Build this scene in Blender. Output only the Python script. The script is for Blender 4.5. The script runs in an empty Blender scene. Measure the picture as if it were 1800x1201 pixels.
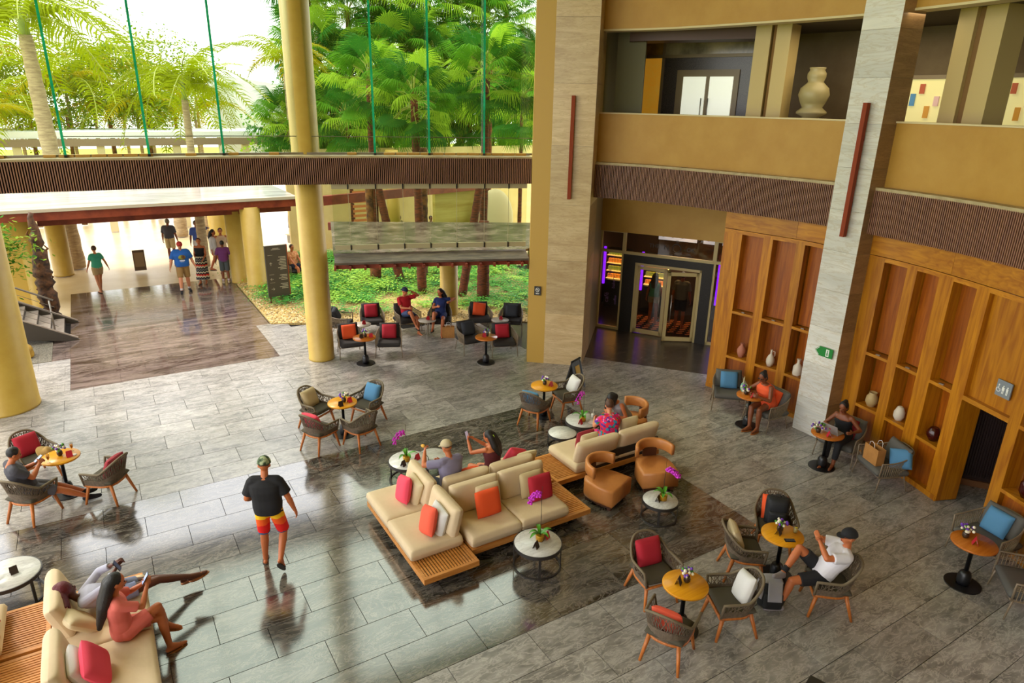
import bpy, math, random
from mathutils import Vector, Matrix, Euler
random.seed(7)
C = bpy.context.scene.collection
S = bpy.context.scene
PI = math.pi
# ---------------- camera ----------------
cam = bpy.data.cameras.new('camera'); cam.sensor_width = 36.0; cam.lens = 23.83
cam.clip_end = 400
co = bpy.data.objects.new('camera', cam); C.objects.link(co)
R0=[(0.853453,-0.5208143,0.0192472),(0.1581453,0.293987,0.9426355),(-0.4965965,-0.8014513,0.3332684)]
co.matrix_world = Matrix.Translation((0,0,6.66)) @ Matrix(R0).transposed().to_4x4()
S.camera = co
# ---------------- world, sun, exposure ----------------
w = bpy.data.worlds.new('world'); S.world = w; w.use_nodes = True
bg = w.node_tree.nodes['Background']
bg.inputs[0].default_value = (.985, .99, 1, 1); bg.inputs[1].default_value = 3.4
sl = bpy.data.lights.new('sun', 'SUN'); sl.energy = 2.5; sl.angle = math.radians(12); sl.color = (1, .93, .8)
so = bpy.data.objects.new('sun', sl); C.objects.link(so)
so.rotation_euler = Vector((0.35, -0.62, -0.75)).to_track_quat('-Z', 'Y').to_euler()
S.view_settings.view_transform = 'Standard'; S.view_settings.look = 'None'
S.view_settings.gamma = 1; S.view_settings.use_curve_mapping = False
S.view_settings.exposure = 0.2
# ---------------- materials ----------------
def lin(h):
    h = h.lstrip('#'); v = [int(h[i:i+2], 16)/255 for i in (0, 2, 4)]
    return tuple(((c+.055)/1.055)**2.4 if c > .04045 else c/12.92 for c in v) + (1,)
MC = {}
def M(name, col, rough=.6, metal=0, emit=0, alpha=None, bump=0, bs=60, kind=None, col2=None, sc=8, spec=.5, var=0, stretch=(1,1,1), trans=0):
    if name in MC: return MC[name]
    m = bpy.data.materials.new(name); m.use_nodes = True; MC[name] = m
    N = m.node_tree.nodes; L = m.node_tree.links; b = N['Principled BSDF']
    b.inputs['Base Color'].default_value = lin(col); b.inputs['Roughness'].default_value = rough
    b.inputs['Metallic'].default_value = metal; b.inputs['Specular IOR Level'].default_value = spec
    m.diffuse_color = lin(col)
    if emit: b.inputs['Emission Color'].default_value = lin(col); b.inputs['Emission Strength'].default_value = emit
    if trans:
        b.inputs['Transmission Weight'].default_value = trans
    geo = N.new('ShaderNodeNewGeometry') if kind == 'world' or kind == 'stone' else N.new('ShaderNodeTexCoord')
    src = geo.outputs['Position'] if (kind in ('world', 'stone')) else geo.outputs['Object']
    mp = N.new('ShaderNodeMapping'); mp.inputs['Scale'].default_value = stretch; L.new(src, mp.inputs[0])
    if kind == 'stone':
        oi = N.new('ShaderNodeObjectInfo'); ml = N.new('ShaderNodeMath'); ml.operation = 'MULTIPLY'; ml.inputs[1].default_value = 37
        L.new(oi.outputs['Random'], ml.inputs[0]); L.new(ml.outputs[0], mp.inputs['Location'])
    if col2:
        n = N.new('ShaderNodeTexNoise'); n.inputs['Scale'].default_value = sc; n.inputs['Detail'].default_value = 7; n.inputs['Roughness'].default_value = .62
        L.new(mp.outputs[0], n.inputs[0])
        r = N.new('ShaderNodeValToRGB'); r.color_ramp.elements[0].position = .38; r.color_ramp.elements[1].position = .64
        r.color_ramp.elements[0].color = lin(col); r.color_ramp.elements[1].color = lin(col2)
        L.new(n.outputs[0], r.inputs[0]); out = r.outputs[0]
        if var:
            oi = N.new('ShaderNodeObjectInfo'); mr = N.new('ShaderNodeMapRange'); mr.inputs[3].default_value = 1-var; mr.inputs[4].default_value = 1+var
            L.new(oi.outputs['Random'], mr.inputs[0]); h = N.new('ShaderNodeHueSaturation'); L.new(out, h.inputs['Color']); L.new(mr.outputs[0], h.inputs['Value']); out = h.outputs[0]
        L.new(out, b.inputs['Base Color'])
    if bump:
        n2 = N.new('ShaderNodeTexNoise'); n2.inputs['Scale'].default_value = bs; n2.inputs['Detail'].default_value = 3
        L.new(mp.outputs[0], n2.inputs[0]); bp = N.new('ShaderNodeBump'); bp.inputs['Strength'].default_value = bump; bp.inputs['Distance'].default_value = .01
        L.new(n2.outputs[0], bp.inputs['Height']); L.new(bp.outputs[0], b.inputs['Normal'])
    return m
def veined(name, dark, light, vein, rough, sc=1.3, stretch=(1, 2.6, 1), warp=2.2, bumpy=.05, mid=.5, spec=.5, rot=.0, vs_=.4, ior=1.5):
    """polished stone: warped noise bands with thin veins, shifted per tile"""
    m = bpy.data.materials.new(name); m.use_nodes = True; MC[name] = m
    N = m.node_tree.nodes; L = m.node_tree.links; b = N['Principled BSDF']; b.inputs['Roughness'].default_value = rough; b.inputs['Specular IOR Level'].default_value = spec; b.inputs['IOR'].default_value = ior
    g = N.new('ShaderNodeNewGeometry'); oi = N.new('ShaderNodeObjectInfo')
    ml = N.new('ShaderNodeMath'); ml.operation = 'MULTIPLY'; ml.inputs[1].default_value = 23.7; L.new(oi.outputs['Random'], ml.inputs[0])
    mp = N.new('ShaderNodeMapping'); mp.inputs['Scale'].default_value = stretch; mp.inputs['Rotation'].default_value = (0, 0, rot); L.new(g.outputs['Position'], mp.inputs[0]); L.new(ml.outputs[0], mp.inputs['Location'])
    n1 = N.new('ShaderNodeTexNoise'); n1.inputs['Scale'].default_value = sc; n1.inputs['Detail'].default_value = 8; n1.inputs['Roughness'].default_value = .6; n1.inputs['Distortion'].default_value = warp
    L.new(mp.outputs[0], n1.inputs[0])
    r1 = N.new('ShaderNodeValToRGB'); r1.color_ramp.elements[0].position = mid-.14; r1.color_ramp.elements[1].position = mid+.16
    r1.color_ramp.elements[0].color = lin(dark); r1.color_ramp.elements[1].color = lin(light); L.new(n1.outputs[0], r1.inputs[0])
    n2 = N.new('ShaderNodeTexNoise'); n2.inputs['Scale'].default_value = sc*2.1; n2.inputs['Detail'].default_value = 9; n2.inputs['Roughness'].default_value = .65; n2.inputs['Distortion'].default_value = warp*1.2
    L.new(mp.outputs[0], n2.inputs[0])
    s = N.new('ShaderNodeMath'); s.operation = 'SUBTRACT'; s.inputs[1].default_value = .5; L.new(n2.outputs[0], s.inputs[0])
    a = N.new('ShaderNodeMath'); a.operation = 'ABSOLUTE'; L.new(s.outputs[0], a.inputs[0])
    r2 = N.new('ShaderNodeValToRGB'); r2.color_ramp.elements[0].position = .0; r2.color_ramp.elements[1].position = .045
    r2.color_ramp.elements[0].color = (vs_, vs_, vs_, 1); r2.color_ramp.elements[1].color = (0, 0, 0, 1); L.new(a.outputs[0], r2.inputs[0])
    mx = N.new('ShaderNodeMixRGB'); mx.inputs[2].default_value = lin(vein); L.new(r1.outputs[0], mx.inputs[1]); L.new(r2.outputs[0], mx.inputs[0])
    mr = N.new('ShaderNodeMapRange'); mr.inputs[3].default_value = .86; mr.inputs[4].default_value = 1.12; L.new(oi.outputs['Random'], mr.inputs[0])
    h = N.new('ShaderNodeHueSaturation'); L.new(mx.outputs[0], h.inputs['Color']); L.new(mr.outputs[0], h.inputs['Value']); L.new(h.outputs[0], b.inputs['Base Color'])
    bp = N.new('ShaderNodeBump'); bp.inputs['Strength'].default_value = bumpy; bp.inputs['Distance'].default_value = .01; L.new(n2.outputs[0], bp.inputs['Height']); L.new(bp.outputs[0], b.inputs['Normal'])
    return m
def woodm(name, c1, c2, rough=.42, sc=1.0, axis='Z', var=.12, spec=.45):
    if name in MC: return MC[name]
    m = bpy.data.materials.new(name); m.use_nodes = True; MC[name] = m
    N = m.node_tree.nodes; L = m.node_tree.links; b = N['Principled BSDF']; b.inputs['Roughness'].default_value = rough; b.inputs['Specular IOR Level'].default_value = spec
    t = N.new('ShaderNodeNewGeometry'); oi = N.new('ShaderNodeObjectInfo'); ml = N.new('ShaderNodeMath'); ml.operation = 'MULTIPLY'; ml.inputs[1].default_value = 19
    L.new(oi.outputs['Random'], ml.inputs[0])
    mp = N.new('ShaderNodeMapping'); L.new(t.outputs['Position'], mp.inputs[0]); L.new(ml.outputs[0], mp.inputs['Location'])
    mp.inputs['Scale'].default_value = {'Z': (9*sc, 9*sc, .7*sc), 'X': (.7*sc, 9*sc, 9*sc), 'Y': (9*sc, .7*sc, 9*sc)}[axis]
    n = N.new('ShaderNodeTexNoise'); n.inputs['Scale'].default_value = 1.6; n.inputs['Detail'].default_value = 6; n.inputs['Distortion'].default_value = .8; L.new(mp.outputs[0], n.inputs[0])
    r = N.new('ShaderNodeValToRGB'); r.color_ramp.elements[0].position = .33; r.color_ramp.elements[1].position = .68
    r.color_ramp.elements[0].color = lin(c1); r.color_ramp.elements[1].color = lin(c2); L.new(n.outputs[0], r.inputs[0])
    mr = N.new('ShaderNodeMapRange'); mr.inputs[3].default_value = 1-var; mr.inputs[4].default_value = 1+var; L.new(oi.outputs['Random'], mr.inputs[0])
    h = N.new('ShaderNodeHueSaturation'); L.new(r.outputs[0], h.inputs['Color']); L.new(mr.outputs[0], h.inputs['Value']); L.new(h.outputs[0], b.inputs['Base Color'])
    bp = N.new('ShaderNodeBump'); bp.inputs['Strength'].default_value = .08; bp.inputs['Distance'].default_value = .004; L.new(n.outputs[0], bp.inputs['Height']); L.new(bp.outputs[0], b.inputs['Normal'])
    return m
def glassm(name, tint, gloss=.06, haze=0):
    m = bpy.data.materials.new(name); m.use_nodes = True; MC[name] = m
    N = m.node_tree.nodes; L = m.node_tree.links; N.remove(N['Principled BSDF'])
    t = N.new('ShaderNodeBsdfTransparent'); t.inputs[0].default_value = lin(tint)
    g = N.new('ShaderNodeBsdfGlossy'); g.inputs['Roughness'].default_value = .02
    lw = N.new('ShaderNodeLayerWeight'); lw.inputs[0].default_value = .5
    pw = N.new('ShaderNodeMath'); pw.operation = 'POWER'; pw.inputs[1].default_value = 4.5; L.new(lw.outputs['Facing'], pw.inputs[0])
    f = N.new('ShaderNodeMath'); f.operation = 'MULTIPLY_ADD'; f.inputs[1].default_value = .8; f.inputs[2].default_value = .04; L.new(pw.outputs[0], f.inputs[0])
    mx = N.new('ShaderNodeMixShader'); L.new(f.outputs[0], mx.inputs[0]); L.new(t.outputs[0], mx.inputs[1]); L.new(g.outputs[0], mx.inputs[2])
    out = mx
    if haze:
        d = N.new('ShaderNodeBsdfTranslucent'); d.inputs[0].default_value = (.9, .95, .9, 1)
        tc = N.new('ShaderNodeTexCoord'); mp = N.new('ShaderNodeMapping'); mp.inputs['Scale'].default_value = (30, 30, .6); L.new(tc.outputs['Object'], mp.inputs[0])
        nn = N.new('ShaderNodeTexNoise'); nn.inputs['Scale'].default_value = 1.5; L.new(mp.outputs[0], nn.inputs[0])
        mm = N.new('ShaderNodeMapRange'); mm.inputs[1].default_value = .35; mm.inputs[2].default_value = .8; mm.inputs[3].default_value = haze*.3; mm.inputs[4].default_value = haze*1.6; L.new(nn.outputs[0], mm.inputs[0])
        m2 = N.new('ShaderNodeMixShader'); L.new(mm.outputs[0], m2.inputs[0]); L.new(mx.outputs[0], m2.inputs[1]); L.new(d.outputs[0], m2.inputs[2]); out = m2
    L.new(out.outputs[0], N['Material Output'].inputs[0])
    return m
# ---------------- mesh builder ----------------
def frame(d):
    d = Vector(d).normalized(); u = Vector((0, 0, 1)) if abs(d.z) < .95 else Vector((1, 0, 0))
    a = d.cross(u).normalized(); return a, a.cross(d).normalized() * -1 if False else d.cross(a).normalized()
class MB:
    def __init__(s): s.v = []; s.f = []; s.sm = []; s.mi = []; s.cur = 0
    def add(s, vs, fs, smooth=False, X=None):
        o = len(s.v)
        if X is not None: vs = [X @ Vector(q) for q in vs]
        s.v += [tuple(q) for q in vs]; s.f += [tuple(i+o for i in f) for f in fs]; s.sm += [smooth]*len(fs); s.mi += [s.cur]*len(fs)
        return s
    def box(s, c, d, rz=0, X=None, taper=1):
        x, y, z = (q/2 for q in d); ca, sa = math.cos(rz), math.sin(rz); vs = []
        for k in (-1, 1):
            t = taper if k < 0 else 1
            for i, j in ((-1, -1), (1, -1), (1, 1), (-1, 1)):
                a, b2 = i*x*t, j*y*t; vs.append((c[0]+a*ca-b2*sa, c[1]+a*sa+b2*ca, c[2]+k*z))
        return s.add(vs, [(3, 2, 1, 0), (4, 5, 6, 7), (0, 1, 5, 4), (1, 2, 6, 5), (2, 3, 7, 6), (3, 0, 4, 7)], False, X)
    def quadpts(s, pts, th, X=None):
        """polygon pts (3D, planar) given thickness along its normal"""
        P = [Vector(p) for p in pts]; n = (P[1]-P[0]).cross(P[2]-P[0]).normalized()*th; k = len(P)
        return s.add([tuple(p) for p in P]+[tuple(p-n) for p in P], [tuple(range(k)), tuple(range(2*k-1, k-1, -1))]+[(i, i+k, (i+1) % k+k, (i+1) % k) for i in range(k)], False, X)
    def prism(s, poly, z0, z1, X=None, smooth=False):
        k = len(poly); A = sum(poly[i][0]*poly[(i+1) % k][1]-poly[(i+1) % k][0]*poly[i][1] for i in range(k))
        if A < 0: poly = poly[::-1]
        s.add([(x, y, z0) for x, y in poly]+[(x, y, z1) for x, y in poly], [tuple(range(k-1, -1, -1)), tuple(range(k, 2*k))], False, X)
        o = len(s.v)-2*k
        for i in range(k): s.f.append((o+i, o+(i+1) % k, o+(i+1) % k+k, o+i+k)); s.sm.append(smooth); s.mi.append(s.cur)
        return s
    def tube(s, path, r, n=8, closed=False, cap=True, X=None, smooth=True):
        P = [Vector(p) for p in path]; k = len(P); R = r if isinstance(r, (list, tuple)) else [r]*k
        vs = []; fs = []; pu = None
        for i, p in enumerate(P):
            if closed: t = P[(i+1) % k]-P[i-1]
            else: t = P[min(i+1, k-1)]-P[max(i-1, 0)]
            if t.length < 1e-9: t = Vector((0, 0, 1))
            t.normalize()
            if pu is None:
                u = Vector((0, 0, 1)) if abs(t.z) < .9 else Vector((1, 0, 0)); pu = (u-t*u.dot(t)).normalized()
            else:
                pu = (pu-t*pu.dot(t)); pu = pu.normalized() if pu.length > 1e-6 else Vector((1, 0, 0))
            w2 = t.cross(pu)
            for j in range(n):
                a = 2*PI*j/n+(PI/4 if n == 4 else 0); vs.append(p+(pu*math.cos(a)+w2*math.sin(a))*R[i])
        for i in range(k if closed else k-1):
            for j in range(n):
                a0 = i*n+j; a1 = i*n+(j+1) % n; b0 = ((i+1) % k)*n+j; b1 = ((i+1) % k)*n+(j+1) % n
                fs.append((a0, a1, b1, b0))
        if cap and not closed: fs += [tuple(range(n-1, -1, -1)), tuple((k-1)*n+j for j in range(n))]
        return s.add(vs, fs, smooth and n > 4, X)
    def lathe(s, prof, n=24, c=(0, 0, 0), X=None, smooth=True):
        vs = []; fs = []; k = len(prof)
        for r, z in prof:
            for j in range(n):
                a = 2*PI*j/n; vs.append((c[0]+r*math.cos(a), c[1]+r*math.sin(a), c[2]+z))
        for i in range(k-1):
            for j in range(n): fs.append((i*n+j, i*n+(j+1) % n, (i+1)*n+(j+1) % n, (i+1)*n+j))
        s.add(vs, fs, smooth, X); o = len(s.v)-len(vs)
        s.f += [tuple(o+j for j in range(n-1, -1, -1)), tuple(o+(k-1)*n+j for j in range(n))]; s.sm += [False]*2; s.mi += [s.cur]*2
        return s
    def ring(s, prof, n=40):
        vs = []; fs = []; k = len(prof)
        for r, z in prof:
            for j in range(n): a = 2*PI*j/n; vs.append((r*math.cos(a), r*math.sin(a), z))
        for i in range(k):
            for j in range(n): fs.append((i*n+j, i*n+(j+1) % n, ((i+1) % k)*n+(j+1) % n, ((i+1) % k)*n+j))
        return s.add(vs, fs, False)
    def ell(s, c, r, X=None, n=12, m=8, R=None):
        vs = []; fs = []; r = Vector(r) if not isinstance(r, (int, float)) else Vector((r, r, r))
        for i in range(m+1):
            t = PI*i/m
            for j in range(n):
                a = 2*PI*j/n; q = Vector((r.x*math.sin(t)*math.cos(a), r.y*math.sin(t)*math.sin(a), -r.z*math.cos(t)))
                if R is not None: q = R @ q
                vs.append(Vector(c)+q)
        for i in range(m):
            for j in range(n): fs.append((i*n+j, i*n+(j+1) % n, (i+1)*n+(j+1) % n, (i+1)*n+j))
        return s.add(vs, fs, True, X)
    def cap(s, p0, p1, r0, r1, n=10):
        """tapered capsule"""
        p0 = Vector(p0); p1 = Vector(p1); d = (p1-p0); l = d.length
        d = d/l if l > 1e-6 else Vector((0, 0, 1)); P = []; R = []
        for k in (-.95, -.7, -.35): P.append(p0+d*r0*k); R.append(r0*math.sqrt(1-k*k))
        P += [p0, p1]; R += [r0, r1]
        for k in (.35, .7, .95): P.append(p1+d*r1*k); R.append(r1*math.sqrt(1-k*k))
        return s.tube(P, R, n)
    def loft(s, rings, n=16, X=None):
        """rings: (centre, u vector, v vector) ellipses"""
        vs = []; fs = []
        for c, u, v in rings:
            c = Vector(c); u = Vector(u); v = Vector(v)
            for j in range(n):
                a = 2*PI*j/n; ca, sa = math.cos(a), math.sin(a)
                e = .82; vs.append(c+u*(abs(ca)**e*(1 if ca > 0 else -1))+v*(abs(sa)**e*(1 if sa > 0 else -1)))
        for i in range(len(rings)-1):
            for j in range(n): fs.append((i*n+j, i*n+(j+1) % n, (i+1)*n+(j+1) % n, (i+1)*n+j))
        fs += [tuple(range(n-1, -1, -1)), tuple((len(rings)-1)*n+j for j in range(n))]
        return s.add(vs, fs, True, X)
    def pad(s, c, d, p=8, q=3.0, X=None, n=10, sag=0, rz=0):
        """upholstered block / pillow: size d, p = squareness in plan, q = edge roundness"""
        vs = []; fs = []; ca, sa = math.cos(rz), math.sin(rz)
        us = [-math.cos(PI*i/n) for i in range(n+1)]
        def h(u, v): return (max(0, 1-abs(u)**p)*max(0, 1-abs(v)**p))**(1/q)
        for side in (1, -1):
            for i, u in enumerate(us):
                for j, v in enumerate(us):
                    k = 1-.06*(abs(v)**2)*(1 if p < 6 else 0); k2 = 1-.06*(abs(u)**2)*(1 if p < 6 else 0)
                    if p < 6: k += .05*abs(u*v)**2; k2 += .05*abs(u*v)**2
                    x = u*d[0]/2*k; y = v*d[1]/2*k2; z = side*h(u, v)*d[2]/2 - sag*(1-u*u)*(1-v*v)*(side > 0)
                    vs.append((c[0]+x*ca-y*sa, c[1]+x*sa+y*ca, c[2]+z))
        N1 = n+1
        for k in range(2):
            o = k*N1*N1
            for i in range(n):
                for j in range(n):
                    f = (o+i*N1+j, o+(i+1)*N1+j, o+(i+1)*N1+j+1, o+i*N1+j+1); fs.append(f if k == 0 else f[::-1])
        return s.add(vs, fs, True, X)
    def build(s, name, mats, parent=None, **kw):
        me = bpy.data.meshes.new(name); me.from_pydata(s.v, [], s.f)
        mats = mats if isinstance(mats, (list, tuple)) else [mats]
        for m in mats: me.materials.append(m)
        me.polygons.foreach_set('use_smooth', s.sm); me.polygons.foreach_set('material_index', s.mi); me.update()
        return link(name, me, parent, **kw)
def link(name, data, parent=None, loc=None, rz=None, label=None, cat=None, group=None, kind=None):
    o = bpy.data.objects.new(name, data); C.objects.link(o)
    if parent is not None: o.parent = parent
    if loc is not None: o.location = loc
    if rz is not None: o.rotation_euler = (0, 0, rz)
    return tag(o, label, cat, group, kind)
def tag(o, label=None, cat=None, group=None, kind=None):
    if label: o['label'] = label
    if cat: o['category'] = cat
    if group: o['group'] = group
    if kind: o['kind'] = kind
    return o
def thing(name, label, cat, loc=(0, 0, 0), rz=0, group=None, kind=None):
    return link(name, None, None, loc, rz, label, cat, group, kind)
KIDS = {}
def dup(root, loc, rz, label=None, group=None, scale=None):
    def rec(o, par):
        c = o.copy(); C.objects.link(c)
        if par is not None: c.parent = par
        for ch in list(o.children): rec(ch, c)
        return c
    r = rec(root, None); r.location = loc; r.rotation_euler = (0, 0, rz)
    if scale: r.scale = (scale,)*3
    if label: r['label'] = label
    if group: r['group'] = group
    return r
def TR(x, y, z, rx=0, ry=0, rz=0): return Matrix.Translation((x, y, z)) @ Euler((rx, ry, rz)).to_matrix().to_4x4()
def text(name, s, size, mat, loc, rot, parent=None, ext=.002, al='CENTER', kind=None, font_w=1, label=None):
    cu = bpy.data.curves.new(name, 'FONT'); cu.body = s; cu.size = size; cu.extrude = ext; cu.align_x = al; cu.align_y = 'CENTER'; cu.resolution_u = 3
    cu.materials.append(mat)
    t = bpy.data.objects.new(name, cu); C.objects.link(t); bpy.context.view_layer.update()
    me = bpy.data.meshes.new_from_object(t.evaluated_get(bpy.context.evaluated_depsgraph_get())); bpy.data.objects.remove(t)
    o = link(name, me, parent); o.location = loc; o.rotation_euler = rot
    if label: o['label'] = label
    return o
# polyline helpers
def spl(P, n=8):
    out = []
    for i in range(len(P)-1):
        p0 = P[max(i-1, 0)]; p1 = P[i]; p2 = P[i+1]; p3 = P[min(i+2, len(P)-1)]
        for k in range(n):
            t = k/n; out.append(tuple(.5*((2*p1[a])+(-p0[a]+p2[a])*t+(2*p0[a]-5*p1[a]+4*p2[a]-p3[a])*t*t+(-p0[a]+3*p1[a]-3*p2[a]+p3[a])*t**3) for a in (0, 1)))
    out.append(tuple(P[-1])); return out
def off(P, o):
    out = []
    for i, p in enumerate(P):
        a = Vector(P[max(i-1, 0)]); b = Vector(P[min(i+1, len(P)-1)]); t = (b-a).normalized(); out.append((p[0]-t.y*o, p[1]+t.x*o))
    return out
def band(mb, P, d0, d1, z0, z1, smooth=True):
    A = off(P, d0); B = off(P, d1); n = len(P)
    vs = [(x, y, z0) for x, y in A]+[(x, y, z1) for x, y in A]+[(x, y, z0) for x, y in B]+[(x, y, z1) for x, y in B]
    fs = []
    for i in range(n-1):
        fs += [(i, i+1, n+i+1, n+i), (2*n+i+1, 2*n+i, 3*n+i, 3*n+i+1), (n+i, n+i+1, 3*n+i+1, 3*n+i), (i+1, i, 2*n+i, 2*n+i+1)]
    fs += [(0, n, 3*n, 2*n), (n-1, 3*n-1, 4*n-1, 2*n-1)]
    return mb.add(vs, fs, False)
def slab(mb, p0, p1, z0, z1, d0, d1):
    a = Vector(p0); b = Vector(p1); t = (b-a).normalized(); n = Vector((-t.y, t.x))
    poly = [tuple(a+n*d0), tuple(b+n*d0), tuple(b+n*d1), tuple(a+n*d1)]
    return mb.prism(poly, z0, z1)
def walk(P, step):
    """points at equal arc length with tangent angle"""
    out = []; acc = 0; nxt = 0
    for a, b in zip(P[:-1], P[1:]):
        l = math.hypot(b[0]-a[0], b[1]-a[1])
        while nxt <= acc+l:
            t = (nxt-acc)/l; out.append((a[0]+(b[0]-a[0])*t, a[1]+(b[1]-a[1])*t, math.atan2(b[1]-a[1], b[0]-a[0]))); nxt += step
        acc += l
    return out
# ================= SETTING =================
MZ = [(10.93,13.91),(11.6,12.9),(12.0,11.8),(12.35,10.4),(12.6,9.2),(12.68,8.2),(12.6,7.3),(12.38,5.93),(11.93,4.52),(11.3,3.2),(10.5,2.0),(9,0.5)]
BM = [(-6,17.3),(-1.5,17.3),(0,17.2),(1.6,17.05),(3.4,16.9),(4.87,16.5),(7.17,15.73),(9.64,14.77)]
WD = [(12.5,10.85),(12.6,10.3),(12.75,9.5),(12.84,8.9),(12.84,8.3),(12.78,7.2),(12.66,6.5),(12.45,5.8),(12.25,5.25),(11.95,4.5),(11.6,3.6),(11.1,2.6),(10.6,1.8)]
MZs, BMs = spl(MZ), spl(BM)
yellow = M('yellow_plaster', '#ac7f2c', .55, col2='#b58a38', sc=1.5, kind='world', bump=.03, bs=30)
yel2 = M('yellow_column_paint', '#c0a048', .45, col2='#b8963e', sc=2, kind='world')
ledgem = M('ledge_concrete', '#b3a27c', .6, col2='#9c8c66', sc=4, kind='world')
creamp = M('cream_paint', '#cdbd93', .6)
marb = veined('cream_marble', '#b69c72', '#cbb48a', '#98794e', .3, sc=.7, stretch=(1, 1, 7), warp=1.2, bumpy=.02)
marbw = veined('white_marble', '#c2c0ba', '#d6d3cc', '#a8926c', .3, sc=.6, stretch=(1, 1, 6), warp=1.0, bumpy=.02)
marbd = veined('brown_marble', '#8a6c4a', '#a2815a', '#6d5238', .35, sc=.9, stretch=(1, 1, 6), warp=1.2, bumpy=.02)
slatm = M('dark_slat_wood', '#80594a', .5, col2='#94684f', sc=3, kind='world', stretch=(6, 6, .5))
slatb = M('slat_backing', '#0a0606', .9)
lite = veined('grey_stone_tile', '#6d6965', '#9d9893', '#c6bfb6', .22, sc=1.9, stretch=(1, 2.8, 1), warp=.6, mid=.47, vs_=.5, ior=1.6, rot=.55, bumpy=.04)
band_m = veined('black_marble_tile', '#231f1b', '#625c56', '#a3968a', .13, sc=.75, stretch=(.8, 2.2, 1), warp=2.4, mid=.5, spec=.5, ior=2.25, vs_=.35, bumpy=.015)
walkm = veined('brown_streak_tile', '#352822', '#7d6d66', '#a08d80', .1, sc=.9, stretch=(.5, 2.8, 1), warp=1.6, mid=.5, ior=2.1, bumpy=.02)
nookt = veined('shaded_tile', '#292320', '#4b423b', '#5d5145', .25, sc=1.3, stretch=(1, 1.6, 1), warp=2, mid=.5)  # darker colour paints in the shade on the floor before the cafe
grout = M('grout', '#26221f', .9, spec=.1)
wood = woodm('orange_wood', '#945405', '#bb7a10', .38)
woodp = woodm('red_wood_panel', '#7c3a02', '#9e5406', .38)
woodx = woodm('orange_wood_across', '#9a5a08', '#be7e18', .38, axis='Y')
darkw = M('dark_recess_wood', '#2a140c', .7)
black = M('black_metal', '#121216', .35)
steel = M('brushed_steel', '#9a938a', .3, metal=.9)
ridx = 0
# --- floor ---
fl = MB(); fl.box((6, 9, -.09), (34, 31, .1)); fl = fl.build('floor', grout, label='grey, black and brown stone tiled lobby floor', kind='structure')
tiles = []; cross = []; TL = 1.176
def grav(x, y):       # planting bed beyond the terrace
    return x > 4.1 and y > 20.9-(x-4.1)*.52
for r in range(2, 46):
    y0 = r*.6; y1 = y0+.6; ym = y0+.3
    offx = 2.275 if r % 2 == 0 else 2.275+TL/2
    cuts = [offx+k*TL for k in range(-10, 14)]
    inband = 6.0 <= y0+.01 < 12.0; inwalk = y0 >= 17.99
    xs = set(round(c, 3) for c in cuts)
    lo, hi = (-5.5, 15.6)
    if inwalk: lo, hi = (-1.75, 13) if y0 < 21 else (-1.14, 4.12)
    if inwalk and y0 < 20.3: lo = -3.2
    elif inwalk and y0 < 21.8: lo = -1.56
    mids = []
    if inband: mids.append(8.73)
    if inwalk: mids += [-1.14] + ([3.72] if y0 < 21 else [])
    xs = sorted([q for q in xs if lo < q < hi and all(abs(q-m) > .02 for m in mids)]+[lo, hi]+[m for m in mids if lo < m < hi])
    for a, b in zip(xs[:-1], xs[1:]):
        xm = (a+b)/2
        if b-a < .03: continue
        if y0 >= 18 and xm > 3.72 and grav(xm, ym): continue
        if inwalk and xm > 4.1 and xm > 11.8-(ym-16)*.3: continue
        if xm < -5.4 + (ym-9)*.0 and ym > 18: continue
        if xm > 14.6 and ym < 11: continue
        if ym < 3.0 and xm < 3: continue
        k = 'l'
        if inband and xm < 8.73: k = 'b'
        if inwalk and -1.14 < xm < 3.72: k = 'w'
        if inwalk and xm < -1.14: k = 'l' if y0 < 20.3 else 'w'
        if inwalk and xm > 3.72 and y0 >= 20.99: k = 'w'
        if xm > 10.9 and ym > 11.2 and (xm-11.17)*1.25+(ym-13.76) > 0: k = 'n'  # tiles past this line get the shade colour
        f_ = lambda X, Y: (X-11.17)*1.25+(Y-13.76) if X > 10.3 and Y > 10.6 else -1
        cs = [(a, y0), (b, y0), (b, y1), (a, y1)]; sg = [f_(*c) > 0 for c in cs]
        if any(sg) and not all(sg): cross.append(cs); continue
        tiles.append((a, b, y0, y1, k, xm*xm+ym*ym))
def infr(t):
    xm = (t[0]+t[1])/2; ym = (t[2]+t[3])/2
    fx = xm*R0[0][0]+ym*R0[0][1]; d = -(xm*R0[2][0]+ym*R0[2][1]-6.66*R0[2][2]); up = xm*R0[1][0]+ym*R0[1][1]-6.66*R0[1][2]
    return d > 1 and abs(fx/d) < .80 and -.56 < up/d < .6
tiles = [t for t in tiles if t[2] > 2.3 or True]
vis = sorted([t for t in tiles if infr(t)], key=lambda t: t[5]); rest = [t for t in tiles if not infr(t)]
near, far = vis[:275], vis[275:]+rest
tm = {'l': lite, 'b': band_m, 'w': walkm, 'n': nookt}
TM = {}
for a, b, y0, y1, k, _ in near:
    key = (round(b-a, 2), k)
    if key not in TM:
        m = MB(); m.box((0, 0, -.02), (b-a-.008, .591, .04))
        me = bpy.data.meshes.new('tile'); me.from_pydata(m.v, [], m.f); me.materials.append(tm[k]); TM[key] = me
    link('tile', TM[key], fl, ((a+b)/2, (y0+y1)/2, 0))
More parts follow.
